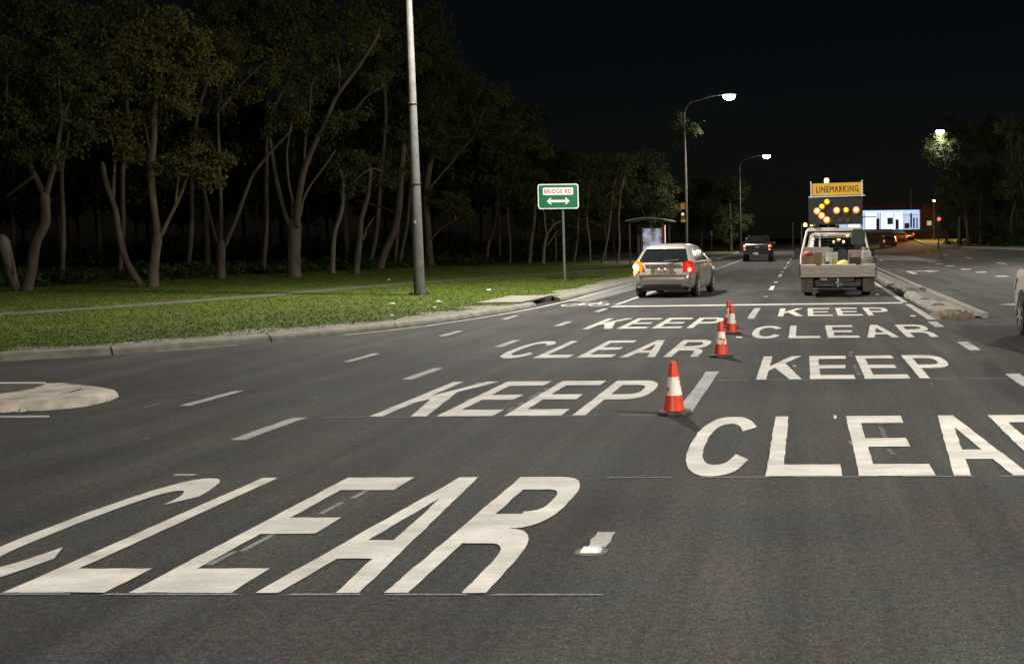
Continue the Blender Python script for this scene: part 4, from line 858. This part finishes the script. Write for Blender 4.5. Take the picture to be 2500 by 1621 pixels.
def gum(label, base, stems, blobs, lm=0, bk_=None, seed=1, dens=760, size=.155, gz=.10, name='gum_tree', Y=None, group='gum trees of the wood'):
    """base: photo point where the trunk meets the grass; stems: photo polylines with widths in photo pixels; blobs: photo circles"""
    rn = random.Random(seed); g = G(base[0], base[1], gz) if Y is None else AT(base[0], base[1], Y)
    if Y is not None: g.z = gz
    t = thing(name, label, 'tree', g, 0, group); pp = PPM(g.y); ends = []
    for si, (w0, w1, pts) in enumerate(stems):
        dy = 0.0; path = []; drift = rn.uniform(-.12, .12) if si else rn.uniform(-.04, .04)
        for i, (x, y) in enumerate(pts):
            v = AT(x, y, g.y + drift * i * 2.0) - g; path.append(v)
        if si == 0: path[0].z = -.05
        path = smooth_path(path); n = len(path)
        rr = [max(.012, (w0 + (w1 - w0) * i / (n - 1)) / pp / 2 * rn.uniform(.93, 1.07)) for i in range(n)]
        if si == 0: rr[0] *= 1.35
        tip = (path[-1] - path[-2]).normalized(); path += [path[-1] + tip * rr[-1] * .9, path[-1] + tip * rr[-1] * 1.5]; rr += [rr[-1] * .75, rr[-1] * .3]
        MB().tube(path, rr, 9 if w0 > 8 else 6).build('trunk' if si == 0 else 'limb', bk_ or bark, t, smooth=True); ends.append(path[-1]); ends.append(path[len(path) // 2])
    bl = []
    for (x, y, r) in blobs:
        rm = r / pp; c = AT(x, y, g.y + rn.uniform(-.6, .6) * rm) - g; bl.append((c, rm, .8))
        e = min(ends, key=lambda q: (q - c).length)
        mid = (e + c) / 2 + Vector((0, 0, .15 * rm)); MB().tube(smooth_path([e, mid, c], 3), [.07, .06, .05, .04, .035, .03, .02], 5).build('limb', bk_ or bark, t, smooth=True)
    if bl: instance(leaf_mesh(bl, leaf_mats[lm], dens, size, rn), 'crown', t)
    return t
gum('gum tree at the left edge with a curved trunk over a pale broken stem', (64, 712), [(26, 22, [(64, 712), (78, 650), (86, 596), (110, 544), (109, 482)]), (15, 9, [(109, 490), (95, 450), (78, 415), (62, 373), (44, 345), (20, 330)]), (15, 8, [(109, 490), (122, 441), (132, 404), (140, 360), (150, 300)]), (10, 5, [(84, 430), (50, 455), (15, 480)])],
    [(60, 190, 72), (140, 150, 60), (190, 230, 68), (110, 280, 75), (30, 290, 60), (215, 320, 45), (60, 370, 38), (150, 380, 35), (20, 120, 45)], 1, seed=11)
gum('pale snapped stem leaning at the left edge of the picture', (44, 712), [(17, 29, [(44, 712), (34, 690), (26, 660), (16, 620), (9, 594)]), (8, 3, [(33, 690), (32, 650), (24, 617)])], [], bk_=bark_pale, seed=12, name='broken_trunk')
gum('twin stemmed gum tree with the tallest rounded crown on the left', (373, 702), [(27, 22, [(373, 702), (376, 648), (384, 581)]), (19, 12, [(384, 585), (381, 544), (371, 467), (368, 415), (376, 337), (378, 250), (400, 150)]), (10, 6, [(392, 578), (415, 529), (441, 477), (456, 435), (480, 400)]), (7, 5, [(428, 500), (432, 465), (436, 430)]), (17, 11, [(345, 699), (311, 643), (290, 570), (280, 508), (259, 446), (251, 404)]), (9, 6, [(276, 495), (278, 440), (280, 404)])],
    [(400, 70, 85), (470, 130, 75), (330, 120, 70), (525, 160, 42), (400, 200, 85), (300, 210, 58), (440, 250, 48), (350, 285, 55), (270, 310, 45), (470, 380, 42), (525, 400, 38), (500, 440, 32), (420, 400, 28), (310, 360, 40)], 0, seed=13)
gum('slender gum tree splitting into three pale stems by the verge', (538, 682), [(24, 20, [(538, 682), (539, 640), (540, 600)]), (8, 5, [(534, 604), (524, 570), (508, 508), (500, 470)]), (10, 6, [(540, 604), (539, 492), (534, 363), (532, 280)]), (11, 6, [(546, 606), (575, 539), (601, 467), (622, 420), (674, 358), (705, 325)])],
    [(540, 250, 45), (600, 220, 55), (500, 330, 30), (650, 150, 50), (715, 300, 38), (560, 120, 55)], 0, seed=14, dens=380)
gum('large gum tree fanning into many limbs left of the lamp post', (718, 678), [(34, 30, [(718, 678), (718, 620), (720, 552)]), (17, 6, [(724, 556), (730, 480), (745, 409), (772, 345), (797, 296), (822, 236), (876, 163), (920, 94)]), (14, 8, [(714, 560), (699, 532), (681, 468), (670, 410), (660, 340)]), (7, 4, [(716, 500), (704, 440), (701, 369), (712, 300)]), (8, 4, [(733, 530), (740, 490), (760, 450), (790, 410), (818, 369)]), (7, 4, [(742, 415), (745, 350), (755, 280), (760, 210)]), (5, 3, [(822, 240), (830, 180), (815, 110)]), (5, 3, [(850, 300), (890, 240), (930, 215)])],
    [(715, 255, 62), (665, 290, 45), (795, 185, 62), (860, 295, 48), (935, 195, 42), (760, 110, 60), (880, 90, 55), (800, 300, 35), (690, 190, 40), (930, 60, 45)], 1, seed=15, dens=480)
gum('thin upright gum trunk nearest the lamp post on its left', (812, 668), [(13, 9, [(812, 668), (813, 620), (818, 566), (834, 515), (838, 450)])], [(850, 430, 45), (820, 390, 40)], 1, bk_=bark_pale, seed=16, dens=340)
gum('crooked gum trunk with a pale broken side branch near the lamp post', (868, 670), [(17, 9, [(868, 670), (874, 625), (879, 580), (882, 535), (898, 480), (905, 420)]), (7, 3, [(884, 587), (893, 570), (894, 560), (914, 530)])], [(890, 400, 55), (940, 430, 48), (860, 450, 35)], 1, seed=17, dens=380)
gum('gum tree leaning right directly behind the lamp post', (926, 658), [(21, 14, [(926, 658), (940, 615), (962, 565), (972, 520), (979, 443), (985, 360)]), (8, 4, [(972, 530), (940, 510), (870, 490)])], [(990, 330, 55), (960, 390, 50), (1005, 420, 40)], 1, seed=18, dens=380)
gum('two close grey gum stems right behind the lamp post', (970, 645), [(9, 6, [(966, 645), (968, 600), (972, 560), (975, 500)]), (10, 6, [(976, 645), (986, 590), (996, 535), (1000, 480)])], [(1000, 450, 42)], 1, bk_=bark_pale, seed=19, dens=300)
gum('broad gum tree whose crown spreads right of the lamp post', (1050, 650), [(18, 14, [(1050, 650), (1045, 560), (1040, 480), (1050, 400), (1070, 300)]), (7, 4, [(1040, 470), (1100, 400), (1160, 330)]), (7, 3, [(1040, 600), (1075, 560), (1110, 540)]), (5, 3, [(1050, 400), (1080, 345), (1130, 335)])],
    [(1060, 150, 62), (1120, 190, 66), (1050, 250, 70), (1150, 270, 58), (1195, 240, 42), (1100, 340, 60), (1200, 330, 48), (1260, 320, 46), (1300, 340, 36), (1320, 365, 22), (1060, 485, 36), (1105, 490, 36), (1140, 520, 24), (1020, 100, 50)], 1, seed=20)
gum('thin leaning gum trunk between the lamp post and the green sign', (1188, 642), [(9, 6, [(1188, 642), (1192, 600), (1206, 557), (1215, 500)])], [(1220, 470, 40)], 1, seed=21, dens=280)
gum('gum trunk standing just left of the green sign post', (1292, 644), [(11, 7, [(1292, 644), (1297, 590), (1304, 540), (1306, 480)])], [(1300, 470, 45), (1340, 440, 40)], 1, seed=22, dens=280)
gum('small white forked gum seen beside the green sign post', (1326, 645), [(9, 8, [(1326, 645), (1328, 610), (1335, 572)]), (6, 3, [(1335, 575), (1330, 545), (1329, 522), (1318, 500)]), (5, 3, [(1336, 572), (1352, 550), (1370, 540)]), (4, 2, [(1337, 600), (1350, 580), (1360, 565)])], [(1330, 490, 25)], 1, bk_=bark_pale, seed=23, dens=420)
for i, (bx_, tx, lb) in enumerate(((1400, 1412, 'dim gum tree first to the right of the green sign'), (1440, 1432, 'dim gum tree second to the right of the green sign'), (1468, 1490, 'dim gum tree third to the right of the green sign'), (1508, 1510, 'slender pale gum left of the bus shelter'), (1245, 1240, 'dim gum tree beneath the left end of the green sign'))):
    gum(lb, (bx_, 643), [(6, 4, [(bx_, 643), ((bx_ + tx) / 2 + 3, 590), (tx, 530), (tx + 6, 470)])], [(tx, 450, 42), (tx + 25, 400, 40), (tx - 15, 490, 26)], 1, seed=30 + i, dens=260)
gum('leafy gum tree rising behind the bus shelter', (1592, 615), [(9, 6, [(1592, 615), (1588, 560), (1592, 500), (1600, 430)]), (5, 3, [(1590, 550), (1570, 520), (1560, 480)]), (4, 2, [(1590, 545), (1620, 520)])], [(1590, 420, 46), (1620, 450, 40), (1570, 470, 48), (1625, 500, 42), (1555, 420, 34), (1600, 530, 34), (1590, 385, 26)], 2, seed=40, Y=80, gz=.1)
gum('leafy branch hanging across the second lamp post', (1678, 622), [(4, 3, [(1678, 622), (1677, 500), (1675, 400), (1672, 330)])], [(1668, 315, 22), (1690, 305, 18), (1660, 290, 18), (1700, 320, 11), (1655, 335, 14)], 2, seed=41, Y=75.7, gz=.1, dens=700)
gum('dark rounded gum between the two visible lamps', (1710, 618), [(8, 5, [(1710, 618), (1712, 560), (1715, 500)])], [(1700, 470, 38), (1690, 520, 42), (1720, 450, 30), (1725, 540, 36), (1680, 560, 30), (1665, 500, 30)], 2, seed=42, Y=110, gz=.1)
gum('rounded gum behind the farther lamp post', (1785, 612), [(7, 5, [(1785, 612), (1785, 560), (1782, 500)])], [(1790, 455, 32), (1770, 480, 36), (1808, 470, 24), (1780, 525, 40), (1812, 540, 26), (1755, 545, 34), (1775, 575, 30)], 2, seed=43, Y=132, gz=.1)
# right side
gum('tall gum on the right with its top lit pale green by a lamp', (2365, 600), [(9, 7, [(2365, 600), (2358, 520), (2352, 450), (2320, 390)]), (5, 3, [(2352, 460), (2340, 425), (2300, 370)])], [(2285, 350, 26), (2270, 372, 22), (2310, 365, 26), (2300, 395, 30), (2340, 400, 28), (2275, 395, 20), (2325, 430, 34), (2350, 460, 34), (2300, 470, 28), (2330, 505, 32), (2295, 330, 10)], 2, seed=50, Y=99, gz=.7, dens=700)
for i, (bx_, tx, Yv, lb) in enumerate(((2395, 2398, 104, 'dark gum trunk first to the right of the red traffic light'), (2432, 2425, 108, 'dark gum trunk leaning on the right verge'), (2470, 2480, 100, 'dark leafy gum near the right picture edge'), (2345, 2342, 118, 'dark gum standing nearest the red traffic light'), (2520, 2500, 96, 'dark gum at the very right picture edge'))):
    gum(lb, (bx_, 605), [(8, 5, [(bx_, 605), (bx_, 540), (tx, 480), (tx - 8, 410)])], [(tx, 420, 42), (tx + 20, 350, 46), (tx - 25, 460, 34), (tx + 22, 500, 40), (tx - 15, 310, 36), (tx + 5, 560, 28)], 1, seed=60 + i, Y=Yv, gz=.7, dens=420)

for i, (bx_, by_, tx, bl_, lb) in enumerate(((150, 690, 150, [(40, 60, 90), (130, 50, 100), (230, 80, 90), (170, 150, 70)], 'tall dim gum whose crown fills the top left corner'),
        (455, 672, 470, [(540, 40, 95), (620, 70, 90), (580, 150, 70), (690, 40, 80)], 'tall dim gum behind the slender three stemmed tree'),
        (640, 668, 650, [(760, 40, 85), (700, 120, 70), (850, 40, 80), (820, 130, 60)], 'tall dim gum behind the large fanning tree'),
        (900, 655, 930, [(930, 50, 80), (980, 120, 75), (1040, 60, 70), (890, 170, 55)], 'tall dim gum behind the lamp post'),
        (290, 682, 300, [(290, 40, 80), (250, 140, 60), (330, 60, 70)], 'tall dim gum between the two nearest left trees'))):
    gum(lb, (bx_, by_), [(13, 7, [(bx_, by_), ((bx_ + tx) / 2 + 5, 560), (tx, 420), (tx + 12, 280), (bl_[0][0], bl_[0][1] + 60)])], bl_, 1, seed=70 + i, dens=420, size=.2)

# background wood: three kinds of tall dark gum, copied one by one
protos = []
for k in range(3):
    rn = random.Random(90 + k); t = thing('forest_gum', '-', 'tree', (0, 0, .1), 0, 'dark trees deep in the wood')
    top = Vector((rn.uniform(-.8, .8), rn.uniform(-.8, .8), 10)); path = smooth_path([Vector((0, 0, -.1)), Vector((rn.uniform(-.4, .4), rn.uniform(-.3, .3), 4)), top * .7 + Vector((0, 0, .5)), top])
    MB().tube(path, [.2 - .15 * i / (len(path) - 1) for i in range(len(path))], 7).build('trunk', bark, t, smooth=True)
    bl = [(Vector((rn.gauss(0, 1.9), rn.gauss(0, 1.9), rn.uniform(4.5, 14.5))), rn.uniform(1.1, 2.1), .8) for _ in range(11)]
    for c, r, _ in bl: MB().tube([path[min(len(path) - 1, int(len(path) * min(.95, c.z / 14)))], c], [.05, .02], 5).build('limb', bark, t)
    instance(leaf_mesh(bl, leaf_mats[1], 70, .45, rn), 'crown', t); protos.append(t)
spots = []
for i in range(56):
    a = i / 55; y = 84 + 60 * (i % 4) / 3 + R_.uniform(-4, 4); xl = -.76 + .62 * a + R_.uniform(-.008, .008)
    spots.append((xl * y, y))
used = [0, 0, 0]
for i, (x, y) in enumerate(spots):
    k = i % 3
    o = protos[k] if not used[k] else copy_tree(protos[k]); used[k] = 1
    o.location = (x, y, .1); o.rotation_euler = (0, 0, R_.uniform(0, 6.28)); 
    px_ = 1965 + x / y * F_; yt = 0 if px_ < 1000 else (lerp(0, 330, (px_ - 1000) / 300) if px_ < 1300 else lerp(330, 450, min(1, (px_ - 1300) / 350)))
    s = min(R_.uniform(.9, 1.25), R_.uniform(.85, 1.1) * ((590 - yt) / F_ * y + 1.5) / 15.5); o.scale = (s, s, s); o['label'] = 'dark gum tree deep in the unlit wood behind the verge'
# undergrowth along the wood's edge
bl = []
for i in range(210):
    a = R_.random(); y = 36 + 50 * a + R_.uniform(0, 8); x = -29.5 + 12 * a - R_.uniform(0, 9) ; bl.append((Vector((x, y, .25)), R_.uniform(.4, .95), .6))
for i in range(70):
    xl = -.78 + .6 * R_.random(); y = R_.uniform(80, 110); bl.append((Vector((xl * y, y, 1.0)), R_.uniform(1.1, 2.2), .8))
o = instance(leaf_mesh(bl, mat('shrub_leaf', (.032, .050, .012), .85, var=.4, scale=2, spec=.1), 110, .26), 'undergrowth', None); stuff(o); o['label'] = 'low dark undergrowth along the edge of the wood'; o['category'] = 'undergrowth'
bl = [(Vector((R_.uniform(15.5, 30), R_.uniform(84, 125), .9)), R_.uniform(.7, 1.4), .7) for i in range(60)]
o = instance(leaf_mesh(bl, MATS['shrub_leaf'], 80, .32), 'undergrowth', None); stuff(o); o['label'] = 'low dark scrub under the trees on the right verge'; o['category'] = 'undergrowth'
# grass blades on the lit verge
vs_, fs_ = [], []
import bisect
kx = sorted((p.y, p.x) for p in verge_edge if p.x > -12)
kys = [q[0] for q in kx]
def kerb_x(y): j = min(len(kx) - 1, max(0, bisect.bisect(kys, y))); return kx[j][1]
cnt = 0
while cnt < 90000:
    y = 15.6 + 52 * R_.random() ** 1.5; xr = kerb_x(y) - .12; x = xr - (xr + 36) * R_.random() ** 1.15
    if x < -.74 * y - 2: continue
    if xr - x < R_.uniform(.1, .75): continue
    d = min(abs((x - p.x) * q.x + (y - p.y) * q.y) + (0 if abs((x - p.x) * q.y - (y - p.y) * q.x) < 1.2 else 9) for p, q in zip(tp[::2], tn[::2])) if -22 < x < -8 else 9
    if d < R_.uniform(.3, .7): continue
    h = R_.uniform(.012, .036); a = R_.uniform(0, 3.14); w = .012 + h * .1; ox, oy = math.cos(a) * w, math.sin(a) * w; lx, ly = R_.gauss(0, .025), R_.gauss(0, .025); o_ = len(vs_)
    vs_ += [(x - ox, y - oy, .110), (x + ox, y + oy, .110), (x + lx, y + ly, .112 + h)]; fs_.append((o_, o_ + 1, o_ + 2)); cnt += 1
me = bpy.data.meshes.new('grass_blades'); me.from_pydata(vs_, [], fs_); me.materials.append(mat('grass_blade', (.092, .126, .016), .7, var=.35, scale=1.1, spec=.2))
o = stuff(instance(me, 'grass_blades', None)); o['label'] = 'short mown grass on the verge beside the kerb'; o['category'] = 'grass'
# litter on the verge
for i, (x, y, s, lb) in enumerate(((957, 742, .16, 'pale scrap of litter on the grass left of the lamp post base'), (1072, 738, .18, 'flat pale litter just right of the lamp post base'), (1060, 752, .13, 'small pale litter nearer the kerb below the lamp post'), (955, 772, .13, 'yellowish litter by the kerb left of the lamp post'), (1193, 709, .16, 'round white litter on the grass left of the drain'), (950, 684, .14, 'pale litter behind the foot track by the lamp post'), (733, 825, .16, 'white scrap lying in the gutter of the curved kerb'), (2037, 1022, .05, 'tiny white crumb inside the word CLEAR'))):
    v = G(x, y, .15 if i < 6 else .006); mb = MB(); n = 7
    ring = [Vector((math.cos(2 * math.pi * k / n) * s * R_.uniform(.4, 1) * .6, math.sin(2 * math.pi * k / n) * s * R_.uniform(.4, 1) * .6, R_.uniform(0, .02))) for k in range(n)]
    mb.loft([ring, [p * .6 + Vector((0, 0, R_.uniform(.015, .04))) for p in ring]]); o = mb.build('litter', mat('litter_white', (.6, .6, .52), .6, var=.2), None); o.location = v; tag(o, lb, 'litter', 'litter')

# ------------------------------------------------------------------ far end: verge, bank, lit shop, traffic light, queue
rv = MB(); edge = [(14.4, 60), (14.2, 75), (13.2, 90), (13.0, 110), (13.4, 130), (15, 160)]
rv.add([(x, y, zroad(x, y) + .12) for x, y in edge] + [(x + 1.5, y, zroad(x, y) + .14) for x, y in edge] + [(x + 90, y, .75) for x, y in edge], [(i, i + 1, 6 + i + 1, 6 + i) for i in range(5)] + [(6 + i, 7 + i, 13 + i, 12 + i) for i in range(5)])
struct(rv.build('grass_verge', grass))
rk2 = MB(); rk2.loft([[Vector((x + a, y, zroad(x, y) + h)) for a, h in ((-.02, -.1), (-.02, .12), (.05, .15), (.28, .15), (.28, -.1))] for x, y in edge]); ko = bpy.data.objects.new('kerb', None); col.objects.link(ko); struct(ko); rk2.build('kerb_segment', concrete, ko, smooth=30)
# footpath beyond the shelter
struct(MB().poly([(-13, 72, .125), (-6.85, 68, .125), (-7.2, 120, .125), (-30, 125, .125)]).build('footpath', mat('footpath', (.10, .098, .088), .85, var=.3, scale=2)))
bank_m = mat('bank_earth', (.24, .17, .09), .95, var=.35, scale=.5)
bk3 = MB(); bk3.add([(4, 184, .55), (23, 184, .55), (23.5, 190, 2.3), (23.5, 197, 2.75), (10, 197, 2.75), (10, 191, 2.2)], [(0, 1, 2, 5), (5, 2, 3, 4)]); struct(bk3.build('embankment', bank_m))
SY = 198.0
shp = thing('shop_building', 'low flat roofed shop with bright bluish white windows at the far end of the road', 'building', (AT(2180, 558, SY).x, SY, AT(2180, 560, SY).z))
ox_ = shp.location.x; oz_ = shp.location.z
def S(x, y): v = AT(x, y, SY); return v.x - ox_, v.z - oz_
brick_d = mat('shop_brick', (.20, .10, .05), .8, var=.3, scale=4)
fx0, fz0 = S(2040, 515); fx1, fz1 = S(2247, 506)
MB().box(((fx0 + fx1) / 2, -.6, fz0 + .35), (fx1 - fx0, 1.6, .75)).build('fascia', mat('fascia', (.07, .04, .035), .7), shp)
x1, _ = S(2286, 512); MB().box(((fx1 + x1) / 2, .6, 1.75), (x1 - fx1, 2, 3.6)).build('side_wing', brick_d, shp); MB().box(((fx1 + x1) / 2, .2, 3.75), (x1 - fx1 + .5, 3.2, .5)).build('wing_roof', mat('wing_roof', (.12, .06, .035), .7), shp)
xw, zw = S(2268, 545); MB().box((xw, -.42, zw), (.75, .04, .75)).build('side_window', emis('greenish_window', (.7, .8, .6), .45), shp)
shop_lit = emis('shop_light', (.62, .80, 1.0), 1.5); shop_lit2 = emis('shop_light_soft', (.45, .63, .95), .9); shop_dk = mat('shop_dark', (.012, .012, .03), .5)
MB().box((0, 2.6, 1.6), (fx1 - fx0, .2, 3.4)).build('back_wall', shop_lit2, shp)
px_edges = [2040, 2070, 2100, 2112, 2142, 2150, 2158, 2182, 2206, 2226, 2246]
for a_, b__ in zip(px_edges[:-1], px_edges[1:]):
    xa, za = S(a_ + .8, 558); xb, zb = S(b__ - .8, 520); MB().box(((xa + xb) / 2, 0, (0.05 + zb) / 2), (xb - xa, .04, zb - .05)).build('window_pane', shop_lit if (a_ // 7) % 3 else shop_lit2, shp)
    xm, _ = S(b__, 540); MB().box((xm, -.05, zb / 2), (.09, .1, zb)).build('mullion', mat('mullion', (.5, .52, .56), .5), shp)
xa, za = S(2070, 531); xb, _ = S(2140, 531); MB().box(((xa + xb) / 2, -.12, za), (xb - xa, .06, .16)).build('transom', shop_dk, shp); xa, za = S(2158, 526); xb, _ = S(2243, 526); MB().box(((xa + xb) / 2, -.12, za), (xb - xa, .05, .06)).build('transom', mat('mull2', (.2, .24, .34), .5), shp)
for a_, b__, y0, y1, nm in ((2186, 2194, 536, 560, 'doorway'), (2139, 2147, 534, 560, 'pillar'), (2222, 2226, 521, 556, 'pillar'), (2229, 2233, 532, 558, 'door_frame'), (2237, 2240, 532, 558, 'door_frame'), (2166, 2180, 532, 548, 'display'), (2208, 2220, 545, 558, 'display')):
    xa, za = S(a_, y0); xb, zb = S(b__, y1); MB().box(((xa + xb) / 2, -.15, (za + zb) / 2), (xb - xa, .08, za - zb)).build(nm, shop_dk if nm != 'display' else mat('display', (.16, .19, .28), .6), shp)
xa, za = S(2020, 562); MB().box((xa + 4, -1.2, -.2), (14, .3, .5)).build('front_wall', brick_d, shp)
# slender masts beyond
for px, y0, y1, lb in ((2224, 512, 460, 'thin unlit mast rising over the shop roof'), (1936, 604, 545, 'thin pole on the far left roadside near the truck mirror'), (1957, 604, 548, 'thin pole just left of the truck rack')):
    Yv = 190 if px > 2000 else 150; a_, b__ = AT(px, y0, Yv), AT(px, y1, Yv)
    if px < 2000: a_.z = zroad(a_.x, Yv)
    o = MB().tube([(0, 0, 0), (0, 0, b__.z - a_.z)], [.11, .07], 8).build('mast', steel, None); o.location = a_; tag(o, lb, 'pole')
tl = AT(2292, 535, 100); gz_ = zroad(tl.x, 100) + .12
tr = thing('traffic_light', 'traffic light showing red on the right roadside', 'traffic light', (tl.x, 100, gz_)); hz_ = tl.z - gz_
MB().tube([(0, .12, 0), (0, .12, hz_ + .5)], .06, 10).build('post', dark_steel, tr); hd = MB().box((0, 0, hz_ - .3), (.32, .2, 1.0)).build('signal_head', black_pl, tr, bevel=.02); MB().box((0, .11, hz_ - .3), (.55, .02, 1.25)).build('backing_board', black_pl, tr)
for k, (m, nm) in enumerate(((emis('signal_red', (1, .05, .04), 5), 'red_lamp'), (mat('amber_off', (.08, .05, .01), .3), 'amber_lamp'), (mat('green_off', (.01, .06, .03), .3), 'green_lamp'))): MB().lathe((0, -.13, hz_ - .3 * k), [(.10, 0), (.15, .02), (.15, .04)], 16, 'Y').build(nm, m, hd, smooth=50); MB().tube([(0, -.2, hz_ - .3 * k + .12), (0, -.1, hz_ - .3 * k + .13)], .02, 6).build('visor', black_pl, hd)
pl = AT(2280, 491, 150); t = thing('street_lamp', 'small lit sodium lamp on a thin pole at the right of the shop', 'street lamp', (pl.x, 150, zroad(pl.x, 150))); hh = pl.z - zroad(pl.x, 150)
MB().tube([(0, 0, 0), (0, 0, hh)], [.09, .05], 8).build('pole', steel, t); MB().lathe((0, 0, hh), [(.06, -.05), (.16, 0), (.10, .14)], 12).build('lamp_globe', emis('sodium_globe', (1.0, .75, .45), 14), t, smooth=50)
l = bpy.data.lights.new('lamp_light', 'POINT'); l.energy = 9000; l.color = (1, .50, .16); l.shadow_soft_size = .2; lo = bpy.data.objects.new('lamp_light', l); col.objects.link(lo); lo.parent = t; lo.location = (0, 0, hh + .4)
dark_p = mat('far_dark_paint', (.05, .035, .03), .3, var=.1, coat=.5); far_s = mat('far_grey_paint', (.07, .06, .06), .3, coat=.5)
for (px, py_, Yv, pm, lb) in ((2168, 597, 140, dark_p, 'first small car with red tail lights queued right of the truck drum'), (2195, 596, 152, far_s, 'second small car with red tail lights queued below the shop'), (2213, 592, 164, dark_p, 'farthest small car in the queue below the shop')):
    v = AT(px, py_, Yv); car(lb, (v.x, Yv, zroad(v.x, Yv)), 0.05, pm, detail=False, left='red', right='red', group='cars queued at the far junction')
v = AT(1737, 575, 118); t = thing('road_sign', 'tiny white sign on a post between the two cars ahead', 'sign', (v.x, 118, .12)); MB().tube([(0, 0, 0), (0, 0, v.z)], .03, 6).build('post', steel, t); MB().box((0, -.05, v.z + .1), (.22, .02, .5)).build('sign_plate', white_m, t)
